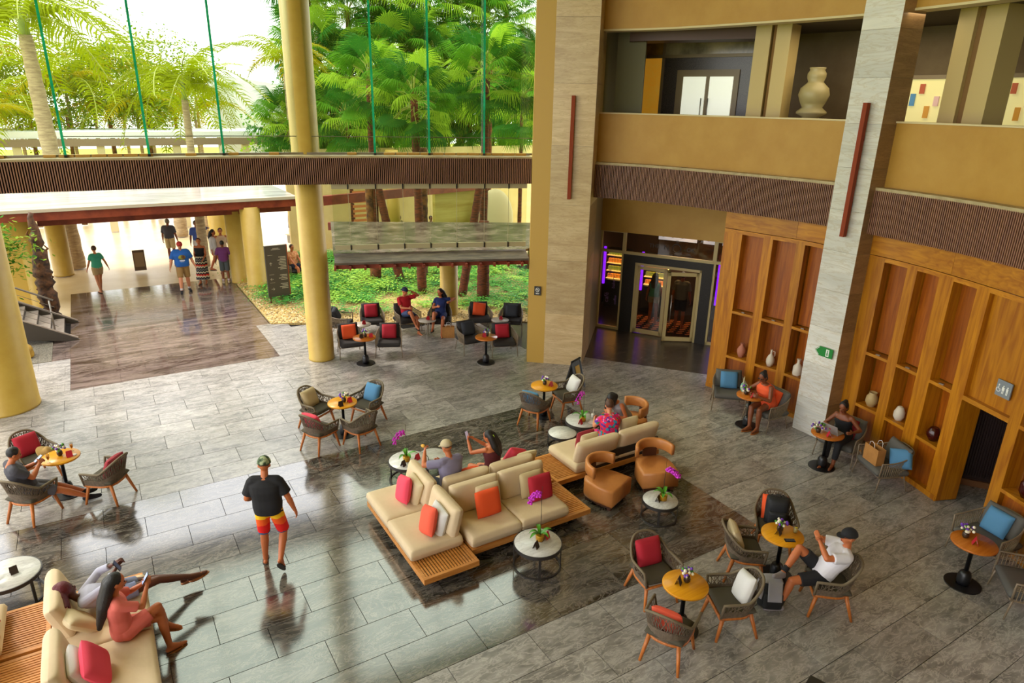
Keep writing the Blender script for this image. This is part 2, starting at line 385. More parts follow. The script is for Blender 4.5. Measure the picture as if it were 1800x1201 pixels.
for cs in cross:
    f_ = lambda X, Y: (X-11.17)*1.25+(Y-13.76)
    for s_ in (1, -1):
        out = []
        for i in range(4):
            p, q = cs[i], cs[(i+1) % 4]; fp, fq = f_(*p)*s_, f_(*q)*s_
            if fp >= 0: out.append(p)
            if fp*fq < 0: t_ = fp/(fp-fq); out.append((p[0]+(q[0]-p[0])*t_, p[1]+(q[1]-p[1])*t_))
        if len(out) > 2:
            cx_ = sum(p[0] for p in out)/len(out); cy_ = sum(p[1] for p in out)/len(out)
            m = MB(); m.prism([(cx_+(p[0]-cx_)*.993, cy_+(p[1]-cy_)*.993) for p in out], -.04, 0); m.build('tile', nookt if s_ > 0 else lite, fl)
ft = MB()
for a, b, y0, y1, k, _ in far:
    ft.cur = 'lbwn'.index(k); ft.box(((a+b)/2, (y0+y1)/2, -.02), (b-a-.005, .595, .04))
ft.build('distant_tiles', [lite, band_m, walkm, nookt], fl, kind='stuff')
ceilm = M('ceiling_paint', '#cfc4a8', .8)
m = MB(); m.box((4, 4.5, 12.5), (26, 27, .2)); m.build('ceiling', ceilm, label='high plain ceiling of the atrium above the picture', kind='structure')
m = MB(); m.box((4, -6.5, 6.2), (28, .2, 12.6)); m.build('wall_front', M('rear_wall_paint', '#8f7444', .8), label='plain rear wall of the atrium out of view behind the camera', kind='structure')
# --- round columns ---
def roundcol(x, y, r, z1, label, z0=0):
    m = MB(); m.lathe([(r*1.02, 0), (r*1.02, .05), (r, .06), (r, z1-z0)], 40, (0, 0, 0))
    return m.build('column', yel2, loc=(x, y, z0), label=label, kind='structure')
roundcol(4.67, 17.33, .335, 12, 'round yellow column rising through the slatted beam between walkway and terrace')
roundcol(-2.33, 17.62, .62, 12, 'thick round yellow column at the left edge of the lobby')
# --- slatted beam of the window wall ---
bt = link('wall_back', None, label='curved beam clad in dark vertical slats under the tall glass', kind='structure')
m = MB(); band(m, BMs, .02, .5, 4.7, 5.32); m.build('beam_core', slatb, bt)
m = MB(); band(m, BMs, -.03, .62, 5.32, 5.37); m.build('ledge', ledgem, bt)
m = MB()
for x, y, a in walk(BMs, .047): m.box((x, y, 5.02), (.022, .1, .62), a)
m.build('slats', slatm, bt, kind='stuff')
# ledge blocks at the foot of the glass
GLS = off(BMs, .45)
gw = walk(off(BMs, .32), .3)
for i, (x, y, a) in enumerate(gw):
    if (x < -1.6) or (3.9 < x < 5.2): continue
    dense = (-.35 < x < 1.2) or x > 6.3
    if dense or i % 3 == 0:
        m = MB(); m.box((0, 0, .03), (.27 if dense else .22, .1, .06)); m.build('stone_block', yellow, bt).location = (x, y, 5.37); C.objects[-1].rotation_euler = (0, 0, a)
# tall glass with fins
green = M('green_glass_edge', '#0c9468', .12, col2='#22b884', sc=2)
pane = glassm('clear_pane', '#eef4ea')
wn = link('window_1', None, label='tall frameless glass wall with green edged fins above the slatted beam', kind='structure')
fins = [(-5.0, 17.75), (-3.4, 17.75), (-1.87, 17.75), (-.32, 17.67), (1.26, 17.53), (2.8, 17.4), (4.46, 17.08), (6.16, 16.54), (7.43, 16.11), (8.72, 15.61), (9.9, 15.15)]
for i, (x, y) in enumerate(fins):
    a = math.atan2(fins[min(i+1, 10)][1]-fins[max(i-1, 0)][1], fins[min(i+1, 10)][0]-fins[max(i-1, 0)][0])
    if i not in (6, 10):
        m = MB(); cx, cy = x+math.sin(a)*.2, y-math.cos(a)*.2
        # fins turned edge-on to the camera, so they read as thin green lines
        d = math.atan2(y, x); m.box((x-math.cos(d)*.11, y-math.sin(d)*.11, 8.7), (.22, .05, 6.6), d); m.build('glass_fin', green, wn)
        m = MB(); m.box((x-math.cos(d)*.1, y-math.sin(d)*.1, 5.4), (.26, .06, .05), d); m.build('fin_shoe', black, wn)
for (x0, y0), (x1, y1) in zip(fins[:-1], fins[1:]):
    m = MB(); slab(m, (x0, y0), (x1, y1), 5.38, 12, 0, .012); m.build('glass_pane', pane, wn)
m = MB()
for (x0, y0), (x1, y1) in zip(fins[:-1], fins[1:]): slab(m, (x0, y0), (x1, y1), 5.37, 5.42, -.03, .04)
m.build('bottom_rail', steel, wn)
m = MB()
for (x0, y0), (x1, y1) in zip(fins[3:-1], fins[4:]): slab(m, (x0, y0), (x1, y1), 5.78, 5.8, .02, .03)
m.build('tension_cable', steel, wn)
# --- hanging glass screens below the beam ---
w2 = link('window_2', None, label='row of eight hanging glass screens below the slatted beam', kind='structure')
pxs = [(4.98, 16.46), (5.38, 16.33), (6.01, 16.12), (6.64, 15.91), (7.27, 15.69), (7.9, 15.45), (8.56, 15.19), (9.14, 14.96), (9.55, 14.8)]
p2g = glassm('screen_pane', '#f2f6ea')
railm = M('pale_rail', '#a59a78', .4)
for i, ((x0, y0), (x1, y1)) in enumerate(zip(pxs[:-1], pxs[1:])):
    m = MB(); slab(m, (x0, y0), (x1, y1), 3.2, 4.58, .1, .112); m.build('glass_pane', p2g, w2)
    m = MB(); slab(m, (x0, y0), (x1, y1), 4.58, 4.7, .08, .13); m.build('top_rail', railm, w2)
    m = MB(); slab(m, (x0, y0), (x1, y1), 3.08, 3.2, .08, .13); m.build('bottom_rail', railm, w2)
    if i < 7:
        m = MB(); m.box((x1, y1+.1, 4.64), (.03, .07, .13), -.37); m.box((x1, y1+.1, 3.14), (.03, .07, .13), -.37); m.build('clamp', black, w2)
        m = MB(); m.box((x1, y1+.105, 3.9), (.008, .02, 1.36), -.37); m.build('seam', railm, w2)
# --- marble column with yellow pilaster ---
c1 = link('wall_corner', None, label='square cream marble column with a narrow yellow pilaster and thin red brown wall light', kind='structure')
m = MB(); m.prism([(9.42, 14.42), (9.76, 14.11), (10.1, 14.5), (9.75, 14.95)], 0, 12); m.build('pilaster', M('pilaster_yellow', '#b8923e', .5), c1)
for k in range(9):
    z0 = .004+k*1.42; z1 = z0+1.416
    m = MB(); m.quadpts([(9.76, 14.11, z0), (10.52, 13.44, z0), (10.52, 13.44, z1), (9.76, 14.11, z1)], .04); m.build('marble_panel', marb, c1)
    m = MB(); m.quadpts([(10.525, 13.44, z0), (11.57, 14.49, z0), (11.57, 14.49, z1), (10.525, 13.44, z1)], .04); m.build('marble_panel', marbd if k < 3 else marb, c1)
m = MB(); m.prism([(9.79, 14.13), (10.52, 13.47), (11.55, 14.5), (10.8, 15.2)], 0, 12); m.build('core', grout, c1)
# --- right square column ---
c2 = link('wall_pier', None, label='square column of white veined marble standing before the wood wall', kind='structure')
A, B_ = (12.43, 8.23), (12.42, 7.5)
for k in range(16):
    z0 = .004+k*.8; z1 = z0+.796
    m = MB(); m.quadpts([(12.43, 8.23, z0), (12.42, 7.5, z0), (12.42, 7.5, z1), (12.43, 8.23, z1)], .03); m.build('marble_panel', marbw, c2)
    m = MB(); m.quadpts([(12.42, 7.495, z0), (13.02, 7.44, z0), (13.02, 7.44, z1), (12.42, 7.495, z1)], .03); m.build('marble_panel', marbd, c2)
m = MB(); m.prism([(12.46, 8.2), (12.46, 7.53), (13.05, 7.5), (13.05, 8.23)], 0, 12.6); m.build('core', grout, c2)
redl = M('red_brown_metal', '#84361a', .6, spec=.2)
def walllight(x, y, a, z0, z1, lab):
    t = thing('wall_light', lab, 'wall light', (x, y, (z0+z1)/2), a)
    m = MB(); m.box((0, 0, 0), (.085, .1, z1-z0)); m.build('housing', redl, t)
    m = MB(); m.box((0, .07, .6), (.04, .05, .1)); m.box((0, .07, -.6), (.04, .05, .1)); m.build('bracket', black, t)
a1 = math.atan2(13.44-14.11, 10.52-9.76)
walllight(10.13+.08*math.sin(a1), 13.79-.08*math.cos(a1), a1, 4.42, 6.83, 'long slim red brown light on the cream marble column')
walllight(12.33, 7.8, -PI/2, 4.32, 6.77, 'long slim red brown light on the white marble column')
# --- mezzanine fascia, ledge, parapet, upper band ---
mz = link('wall_right', None, label='curved mezzanine front with slatted fascia, yellow parapet and yellow band above', kind='structure')
m = MB(); band(m, MZs, .02, .5, 4.4, 5.22); m.build('fascia_core', slatb, mz)
m = MB()
for x, y, a in walk(MZs, .04): m.box((x, y, 4.82), (.017, .1, .82), a)
m.build('slats', slatm, mz, kind='stuff')
m = MB(); band(m, MZs, -.04, .5, 5.22, 5.28); m.build('ledge', ledgem, mz)
m = MB(); band(m, MZs, .2, .42, 5.28, 6.43); m.build('parapet', yellow, mz)
m = MB(); band(m, MZs, .17, .45, 6.43, 6.46); m.build('coping', creamp, mz)
m = MB(); band(m, MZs, .1, .4, 8.33, 11.5); m.build('upper_band', yellow, mz)
m = MB(); band(m, MZs, .08, .45, 8.29, 8.33); m.build('soffit_trim', creamp, mz)
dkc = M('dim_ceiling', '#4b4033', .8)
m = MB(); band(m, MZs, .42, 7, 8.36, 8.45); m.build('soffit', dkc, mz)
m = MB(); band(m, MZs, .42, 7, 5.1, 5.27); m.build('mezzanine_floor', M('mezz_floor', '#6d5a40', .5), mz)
pierm = M('pier_paint', '#c2ad78', .6)
for (xa, ya, xb, yb, xm, ym, gm) in ((13.16, 11.24, 13.36, 10.46, 13.27, 10.84, 0), (13.6, 7.17, 13.45, 6.33, 13.54, 6.78, 1)):
    m = MB(); slab(m, (xa, ya), (xm-.0, ym+.07), 5.27, 8.38, 0, .5); slab(m, (xm, ym-.07), (xb, yb), 5.27, 8.38, 0, .5); m.build('pier', pierm, mz)
    m = MB(); slab(m, (xm, ym+.07), (xm, ym-.07), 5.27, 8.38, .08, .45); m.build('pier_groove', M('groove', '#7d5a2a', .7), mz)
m = MB(); m.prism([(11.57, 14.5), (15.6, 16.5), (15.5, 17.0), (11.4, 14.9)], 5.2, 12); m.build('end_wall', M('grey_green_wall', '#6d6a4c', .6), mz)
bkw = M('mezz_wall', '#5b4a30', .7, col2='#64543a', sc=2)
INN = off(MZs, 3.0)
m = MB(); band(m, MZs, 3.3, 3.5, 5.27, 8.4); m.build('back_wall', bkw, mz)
# upstairs glazed doors
door = link('door_1', None, label='upstairs white glazed double door in a dark mosaic surround', kind='structure')
mosaic = M('dark_mosaic', '#14110f', .3, col2='#5a5048', sc=90)
frm = M('bronze_frame', '#7c6a48', .4)
frost = M('frosted_white_glass', '#e9ecd8', .3, emit=.55)
P0 = Vector((13.94, 14.41)); P1 = Vector((14.69, 12.57)); T = (P1-P0).normalized(); LL = (P1-P0).length
def pl(s, e=0): q = P0+T*s; return (q.x, q.y)
def dslab(nm, s0, s1, z0, z1, d0, d1, mt, par=door):
    m = MB(); slab(m, pl(s0), pl(s1), z0, z1, d0, d1); return m.build(nm, mt, par)
dslab('mosaic_surround', -.35, LL+.25, 5.27, 7.85, 0, .1, mosaic)
dslab('door_frame', .05, LL-.25, 5.27, 7.55, -.04, .02, frm)
for s0 in (.25, .98):
    dslab('door_leaf', s0, s0+.62, 5.45, 7.38, -.07, -.03, frost)
m = MB()
for s0 in (.83, 1.02):
    x, y = pl(s0); m.tube([(x-.14, y-.05, 6.2), (x-.14, y-.05, 6.85)], .015, 6)
m.build('door_handle', steel, door)
w3 = link('window_3', None, label='upstairs clerestory panes and amber lit pane beside the white doors', kind='structure')
dslab('mullion', -1.3, LL+.3, 7.85, 7.93, -.04, .06, frm, w3); dslab('mullion', -1.3, LL+.3, 8.3, 8.36, -.04, .06, frm, w3)
dslab('mullion', -.42, -.35, 5.27, 8.3, -.04, .06, frm, w3); dslab('mullion', -1.3, -1.22, 5.27, 8.3, -.04, .06, frm, w3)
dslab('glass_pane', -.35, LL+.25, 7.93, 8.3, 0, .05, M('grey_reflecting_pane', '#6f6754', .15, col2='#a79a78', sc=1.2), w3)
dslab('glass_pane', -1.22, -.42, 7.93, 8.3, 0, .05, M('amber_pane', '#8a6a2c', .2, col2='#c99a3a', sc=2), w3)
dslab('glass_pane', -1.22, -.42, 5.27, 7.85, 0, .05, M('amber_lit_pane', '#c98a22', .3, emit=.35, col2='#b0a050', sc=1.2), w3)
m = MB(); slab(m, (11.9, 14.45), (12.28, 13.82), 5.3, 8.36, 0, .06); m.build('grey_wall_return', M('grey_green_wall', '#6d6a4c', .6), mz)
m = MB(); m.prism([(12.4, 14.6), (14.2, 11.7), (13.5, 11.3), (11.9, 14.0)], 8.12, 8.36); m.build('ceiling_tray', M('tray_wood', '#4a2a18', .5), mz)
# finial vase sculpture
t = thing('floor_vase', 'large cream stacked gourd vase on the mezzanine behind the parapet', 'vase', (13.92, 10.08, 5.27))
m = MB(); m.lathe([(.3, 0), (.32, .3), (.25, .6), (.28, .9), (.3, 1.05), (.2, 1.15), (.2, 1.2), (.36, 1.27), (.36, 1.31), (.24, 1.4), (.3, 1.5), (.37, 1.66), (.33, 1.8), (.22, 1.89), (.18, 1.93), (.22, 2.02), (.22, 2.1), (.17, 2.17), (.19, 2.2), (.19, 2.22)], 28)
m.build('body', M('cream_ceramic', '#9a8f68', .4), t); t.scale = (.88, .88, 1)
# shop windows upstairs
sh = link('window_4', None, label='upstairs lit gift shop windows with pictures on the shelves', kind='structure')
lit = M('lit_shop_wall', '#d8cf8e', .6, emit=.45)
pics = [M('picture_%s' % n, c, .5, emit=.2) for n, c in (('blue', '#4d86b0'), ('red', '#b0512c'), ('amber', '#c98f2a'), ('pink', '#d6b0a6'), ('dark', '#3b2b20'))]
IW = off(MZs, 3.25)
def near_idx(y): return min(range(len(IW)), key=lambda i: abs(IW[i][1]-y))
for (ya, yb) in ((9.3, 8.3), (7.5, 6.55), (5.4, 3.6)):
    i0, i1 = near_idx(ya), near_idx(yb); pa, pb = IW[i0], IW[i1]
    m = MB(); slab(m, pa, pb, 5.3, 7.3, 0, .03); m.build('lit_pane', lit, sh)
    m = MB(); slab(m, pa, pb, 7.3, 7.38, -.04, .03); slab(m, pa, (pa[0]+(pb[0]-pa[0])*.05, pa[1]+(pb[1]-pa[1])*.05), 5.3, 7.3, -.04, .03); m.build('window_frame', frm, sh)
    for k in range(5):
        f = .12+.18*k; q = (pa[0]+(pb[0]-pa[0])*f, pa[1]+(pb[1]-pa[1])*f); g = (pa[0]+(pb[0]-pa[0])*(f+.11), pa[1]+(pb[1]-pa[1])*(f+.11)); z = 6.5+.25*(k % 3)
        m = MB(); slab(m, q, g, z, z+.2+.05*(k % 2), -.05, -.02); m.build('picture', pics[(k+i0) % 5], sh)
# --- orange wood wall ---
ww = link('wall_panelled', None, label='orange timber wall with tall recessed panels and small display niches', kind='structure')
WS = spl(WD)
def wp(y):
    for a, b in zip(WS[:-1], WS[1:]):
        if a[1] >= y >= b[1]:
            t = (a[1]-y)/(a[1]-b[1]+1e-9); return (a[0]+(b[0]-a[0])*t, y)
    return WS[-1]
def wpart(nm, y0, y1, z0, z1, d0, d1, mt): m = MB(); slab(m, wp(y0), wp(y1), z0, z1, d0, d1); return m.build(nm, mt, ww)
bays = [(10.4, 9.88), (9.66, 9.13), (8.93, 8.45), (8.2, 7.7), (7.13, 6.64), (6.43, 5.97), (5.68, 5.22), (4.98, 4.13), (3.94, 3.45), (3.2, 2.7)]
edges = [10.85]+[q for b in bays for q in b]+[2.3]
for i in range(0, len(edges), 2):
    y0, y1 = edges[i], edges[i+1]
    wpart('stile', y0, y1, 0.02, 3.96, 0, .42 if i == 14 or i == 16 else .4, wood)
for i, (y0, y1) in enumerate(bays):
    if i == 7:
        wpart('upper_panel', y0, y1, 2.1, 3.9, .1, .13, wood); wpart('rail', y0, y1, 2.02, 2.1, 0, .2, woodx); continue
    wpart('upper_panel', y0, y1, 2.1, 3.9, .2, .23, woodp)
    wpart('shelf', y0, y1, 2.02, 2.08, 0, .38, woodx)
    wpart('niche_back', y0, y1, .95, 2.02, .34, .37, woodp)
    wpart('shelf', y0, y1, .9, .96, 0, .36, woodx)
    wpart('lower_panel', y0, y1, .1, .9, .1, .13, woodp)
    q = wp((y0+y1)/2); m = MB(); m.box((q[0]+.04, q[1], 2.09), (.04, .08, .02)); m.build('picture_light', steel, ww)
for k in range(5):
    y0 = 10.85-k*1.7; y1 = max(y0-1.695, 2.3); m = MB(); i0 = [p for p in WS if y1 < p[1] < y0]; band(m, [wp(y0)]+i0+[wp(y1)], -.01, .3, 4.0, 4.42); m.build('header_board', woodx, ww)
m = MB(); band(m, [p for p in WS if p[1] > 2.3], 0, .3, 3.9, 3.985); m.build('top_rail', woodx, ww)
for (y0, y1) in ((10.85, 5.0), (4.1, 2.3)):
    m = MB(); band(m, [wp(y0)]+[p for p in WS if y1 < p[1] < y0]+[wp(y1)], -.012, .1, .0, .1); m.build('skirting', wood, ww)
# door niche with dark slats
m = MB(); slab(m, (13.2, 5.15), (14.0, 4.0), 0.1, 2.3, 0, .1); slab(m, (12.3, 3.9), (14.0, 4.0), 0, 2.3, -.1, 0); m.build('niche_lining', darkw, ww)
m = MB()
for k in range(34):
    f = k/34; m.box((13.19+.8*f, 5.13-1.15*f, 1.25), (.02, .03, 2.1), -.96)
m.build('niche_slats', M('black_slat', '#2b1712', .6), ww, kind='stuff')
m = MB(); slab(m, (13.17, 5.1), (13.97, 3.95), 0, .12, 0, .05); m.build('skirting', M('brown_skirting', '#7a4f2c', .5), ww)
m = MB(); slab(m, (12.28, 4.99), (13.19, 5.13), 0, 2.02, 0, .03); m.build('reveal', woodp, ww)
m = MB(); band(m, [p for p in WS if p[1] > 2.3], .42, .5, 0, 4.4); m2 = [p for p in WS if p[1] > 5.2]
m = MB(); band(m, m2, .4, .46, 0, 4.4); m.build('carcass', darkw, ww)
# --- cafe entrance ---
N1 = Vector((13.05, 16.03)); N2 = Vector((15.35, 12.3)); NT = (N2-N1).normalized(); NN = Vector((-NT.y, NT.x))
def np_(s): q = N1+NT*s; return (q.x, q.y)
nk = link('wall_cafe', None, label='cafe shopfront with glazed screens, dark mosaic piers and a yellow wall above', kind='structure')
def npart(nm, s0, s1, z0, z1, d0, d1, mt, par=None): m = MB(); slab(m, np_(s0), np_(s1), z0, z1, d0, d1); return m.build(nm, mt, par or nk)
creamf = M('cream_door_frame', '#b5a06c', .4)
npart('yellow_wall', -.3, 4.4, 3.1, 4.5, -.25, -.05, yellow)
mos = M('black_mosaic', '#100c09', .4, col2='#2c241c', sc=70, bump=.3, bs=80, spec=.3)
npart('mosaic_pier', .76, 1.14, 0, 2.42, -.06, .06, mos); npart('mosaic_pier', 3.12, 3.42, 0, 2.42, -.06, .06, mos); npart('mosaic_lintel', 1.14, 3.12, 2.2, 2.42, -.06, .06, mos)
for s0, s1 in ((0, .76), (3.42, 4.35)):
    for q0, q1, z0, z1 in ((s0, s0+.06, 0, 3.1), (s1-.06, s1, 0, 3.1), (s0, s1, 0, .08), (s0, s1, 2.42, 2.5), (s0, s1, 3.04, 3.1)): npart('frame_bar', q0, q1, z0, z1, -.04, .04, creamf)
for q0, q1, z0, z1 in ((.76, 3.42, 2.42, 2.5), (.74, .8, 2.45, 3.1), (3.38, 3.44, 2.45, 3.1)): npart('frame_bar', q0, q1, z0, z1, -.05, .05, creamf)
cg = glassm('cafe_glass', '#cfc8b8')
for q0, q1, z0, z1 in ((.06, .7, .08, 2.42), (.06, .7, 2.5, 3.04), (.8, 3.38, 2.5, 3.1), (3.48, 4.3, .08, 2.42), (3.48, 4.3, 2.5, 3.04)): npart('glass_pane', q0, q1, z0, z1, -.005, .005, cg)
d2 = link('door_2', None, label='cafe double door in cream frames, right leaf standing open', kind='structure')
for q0, q1, z0, z1 in ((1.14, 1.2, 0, 2.2), (3.06, 3.12, 0, 2.2), (1.14, 3.12, 2.12, 2.2)): npart('door_frame', q0, q1, z0, z1, -.05, .05, creamf, d2)
def leaf(hx, hy, ang, w_, sgn):
    lf = MB(); W_ = w_
    for x0, x1, z0, z1 in ((0, .1, .02, 2.1), (W_-.1, W_, .02, 2.1), (0, W_, .02, .14), (0, W_, 2.0, 2.1)): lf.box(((x0+x1)/2*sgn, 0, (z0+z1)/2), (x1-x0, .05, z1-z0))
    o = lf.build('door_leaf', creamf, d2); o.location = (hx, hy, 0); o.rotation_euler = (0, 0, ang)
    g = MB(); g.box((W_/2*sgn, 0, 1.07), (W_-.2, .01, 1.86)); g.build('glass_pane', cg, o)
    h = MB(); xh = (W_-.16)*sgn; h.tube([(xh, -.09, .55), (xh, -.09, 1.45)], .014, 6); h.tube([(xh, -.02, .6), (xh, -.09, .6)], .01, 5); h.tube([(xh, -.02, 1.4), (xh, -.09, 1.4)], .01, 5); h.build('door_handle', steel, o)
na = math.atan2(NT.y, NT.x)
leaf(*np_(1.2), na, .92, 1); leaf(*np_(3.06), na+.42, .92, -1)
# lettering on the transom and the glass
inkm = M('black_lettering', '#0c0806', .4); mauve = M('mauve_lettering', '#6a4a80', .5)
q = np_(2.1); rot = (PI/2, 0, na)
def nt(s, x, z, size, mt, d=-.03, rz=0):
    q = np_(x); o = text('lettering', s, size, mt, (q[0]-NN.x*.03, q[1]-NN.y*.03, z), (PI/2, rz, na), nk)
    if rz:
        o.rotation_euler = (Euler((PI/2, 0, na)).to_matrix() @ Matrix.Rotation(PI/2, 3, 'Z')).to_euler()
    return o
nt('THE', 1.66, 2.75, .17, inkm); nt('N', 2.02, 2.74, .2, inkm); nt('OK', 2.73, 2.73, .17, inkm)
o = MB(); q = np_(2.32)
o.tube([(q[0]-NN.x*.03+NT.x*.12*math.cos(a), q[1]-NN.y*.03+NT.y*.12*math.cos(a), 2.75+.12*math.sin(a)) for a in [k*PI/8 for k in range(16)]], .014, 5, closed=True)
for k in (-1, 0, 1): o.tube([(q[0]-NN.x*.03+NT.x*(.03*k+.02*math.sin(j*1.3)), q[1]-NN.y*.03+NT.y*(.03*k+.02*math.sin(j*1.3)), 2.9+.03*j) for j in range(4)], .006, 4)
o.build('cup_emblem', inkm, nk)
nt('bar & café', 2.3, 2.55, .07, inkm)
for s_, x_, z_, sz in (('café', .3, 1.0, .2), ('bakery', .5, 1.5, .14), ('tea', .35, 1.8, .16), ('coffee', .58, .95, .12), ('café', 3.95, .9, .26), ('espresso', 3.72, 1.2, .12), ('latte', 4.12, 1.25, .14), ('tea', 3.75, 1.8, .15)): nt(s_, x_, z_, sz, mauve, rz=1)
# interior of the cafe
nf = M('cafe_floor', '#1f1613', .2); m = MB(); slab(m, np_(-.6), np_(4.8), -.03, .005, .05, 5); m.build('cafe_floor', nf, nk)
m = MB()
for k in range(9):
    for j in range(7):
        s0 = .9+k*.27; d0 = .6+j*.2; c_ = N1+NT*s0+NN*d0
        m.box((c_.x, c_.y, .008), (.19, .075, .006), na+.6)
m.build('tile_inlay', M('orange_tile', '#b8612a', .35, emit=.12), nk, kind='stuff')
dk = M('cafe_dark', '#4a3422', .8); m = MB(); slab(m, np_(-.8), np_(5), 0, 3.4, 4.5, 4.6); slab(m, np_(-.8), np_(-.75), 0, 3.4, .1, 4.6); slab(m, np_(4.9), np_(4.95), 0, 3.4, .1, 4.6); slab(m, np_(-.8), np_(5), 3.3, 3.4, 0, 4.6); m.build('cafe_shell', dk, nk)
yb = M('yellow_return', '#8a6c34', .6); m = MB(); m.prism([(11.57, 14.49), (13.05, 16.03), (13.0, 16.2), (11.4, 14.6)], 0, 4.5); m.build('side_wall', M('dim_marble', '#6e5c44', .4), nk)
def case(s, d, w_, lab):
    c_ = N1+NT*s+NN*d; t = thing('display_case', lab, 'display case', (c_.x, c_.y, 0), na, 'glazed cafe display cases')
    m = MB(); m.box((0, .25, .45), (w_, .5, .9)); m.box((0, .48, 1.4), (w_, .05, 1.1)); m.box((0, .25, 1.93), (w_, .5, .06)); m.build('cabinet', black, t)
    for k in range(4):
        m = MB(); m.box((0, .22, .95+k*.27), (w_-.06, .42, .02)); m.build('shelf', M('lit_shelf', '#ffd07a', .5, emit=2.2), t)
        m = MB()
        for j in range(7): m.box((-w_/2+.1+j*(w_-.2)/6, .15, 1.03+k*.27), (.08, .12, .13))
        m.build('goods', [M('amber_goods', '#e39a3c', .5, emit=.7), M('green_goods', '#9fb04a', .5, emit=.6)][k % 2], t)
    m = MB(); m.box((-w_/2-.04, -.02, 1.4), (.07, .07, 1.3)); m.build('light_tube', M('purple_tube', '#6a18ff', .4, emit=5.0), t)
case(-.25, 2.5, .8, 'glazed cafe display case glowing amber seen through the left screen'); case(1.15, 2.3, .8, 'glazed cafe display case glowing amber seen through the door'); case(3.8, 1.7, .9, 'glazed cafe display case glowing amber seen through the right screen')
for i, (s, w_) in enumerate(((1.95, 1.2), (2.95, .4), (3.5, .35), (4.0, .35))):
    c_ = N1+NT*s+NN*1.6; t = thing('menu_screen', ['wide glowing menu screen behind the cafe lettering', 'small glowing menu screen with a pink emblem', 'small glowing menu screen right of the pink one', 'small glowing menu screen nearest the wood wall'][i], 'screen', (c_.x, c_.y, 2.78), na)
    m = MB(); m.box((0, 0, 0), (w_, .04, .24)); m.build('display', M('white_screen', '#cfd8ff', .5, emit=1.3), t)
    m = MB()
    for k in range(max(1, int(w_*3))): m.ell((-w_/2+.15+k*.3, -.03, .02), (.06, .01, .05), n=8, m=4)
    m.build('picture_dots', M('brown_dot' if i != 1 else 'pink_dot', '#7b4a35' if i != 1 else '#d03a9a', .5, emit=.3), t)
cl_ = bpy.data.lights.new('cafe_fill_light', 'AREA'); cl_.energy = 110; cl_.size = 1.5; cl_.color = (1, .72, .42); q = N1+NT*2.2+NN*2.0; co_ = bpy.data.objects.new('cafe_fill_light', cl_); co_.location = (q.x, q.y, 3.2); C.objects.link(co_)  # first one: unseen area light added to brighten the cafe interior
ml_ = bpy.data.lights.new('upstairs_lamp', 'AREA'); ml_.energy = 60; ml_.size = 2.5; ml_.color = (1, .82, .5); mo_ = bpy.data.objects.new('upstairs_lamp', ml_); mo_.location = (13.8, 8.6, 8.25); C.objects.link(mo_)
# signs
def sgn(nm, lab, x, y, z, a, w_, h_, mt): 
    t = thing(nm, lab, 'sign', (x, y, z), a); m = MB(); m.box((0, 0, 0), (w_, .02, h_)); m.build('plate', mt, t); return t
white = M('white_paint', '#e6e6e2', .5)
t = sgn('no_smoking_sign', 'small dark no smoking sign on the yellow pilaster', 9.57, 14.23, 2.02, a1, .17, .24, M('dark_plate', '#2d2a28', .5))
m = MB(); m.tube([(.05*math.cos(k*PI/8), -.014, .03+.05*math.sin(k*PI/8)) for k in range(16)], .006, 4, closed=True); m.tube([(-.035, -.014, .065), (.035, -.014, -.005)], .006, 4); m.box((0, -.014, .03), (.06, .006, .012)); m.box((0, -.012, -.06), (.1, .004, .01)); m.box((0, -.012, -.08), (.08, .004, .008)); m.build('symbol', white, t)
t = thing('exit_sign', 'green arrow shaped exit sign on the white marble column', 'sign', (12.395, 7.78, 1.93), -PI/2)
m = MB(); gz = [(-.2, 0), (-.1, .1), (.2, .1), (.2, -.1), (-.1, -.1)]
m.quadpts([(x, -.012, z) for x, z in gz[::-1]], -.015); m.build('plate', M('exit_green', '#0b7a2a', .5), t)
m = MB(); m.box((.09, -.03, 0), (.07, .006, .15)); m.tube([(-.1, -.03, .08), (-.18, -.03, 0), (-.1, -.03, -.08)], .006, 4); m.build('white_marks', white, t)
m = MB(); m.ell((.09, -.036, .045), (.012, .004, .014), n=8, m=5); m.box((.09, -.036, .005), (.018, .005, .045)); m.box((.078, -.036, -.035), (.01, .005, .05)); m.box((.105, -.036, -.03), (.01, .005, .04)); m.build('running_figure', M('exit_green', '', .5), t)
q = wp(4.36); t = sgn('restroom_sign', 'square grey restroom sign on the timber wall above the niche opening', q[0]+.07, 4.36, 2.48, math.atan2(4.13-4.98, wp(4.13)[0]-wp(4.98)[0]), .27, .27, M('grey_plate', '#7d838a', .4))
m = MB()
for x in (-.0, .075): m.ell((x, -.016, .05), (.014, .005, .015), n=8, m=5); m.box((x, -.016, .005), (.035 if x else .045, .006, .055)); m.box((x-.01, -.016, -.05), (.011, .006, .05)); m.box((x+.01, -.016, -.05), (.011, .006, .05))
m.ell((-.085, -.016, .05), (.014, .005, .015), n=8, m=5); m.tube([(-.085, -.016, .035), (-.085, -.016, -.01), (-.055, -.016, -.01), (-.045, -.016, -.05)], .007, 4); m.tube([(-.085+.035*math.cos(k*PI/5), -.016, -.03+.035*math.sin(k*PI/5)) for k in range(3, 10)], .006, 4); m.build('symbols', white, t)
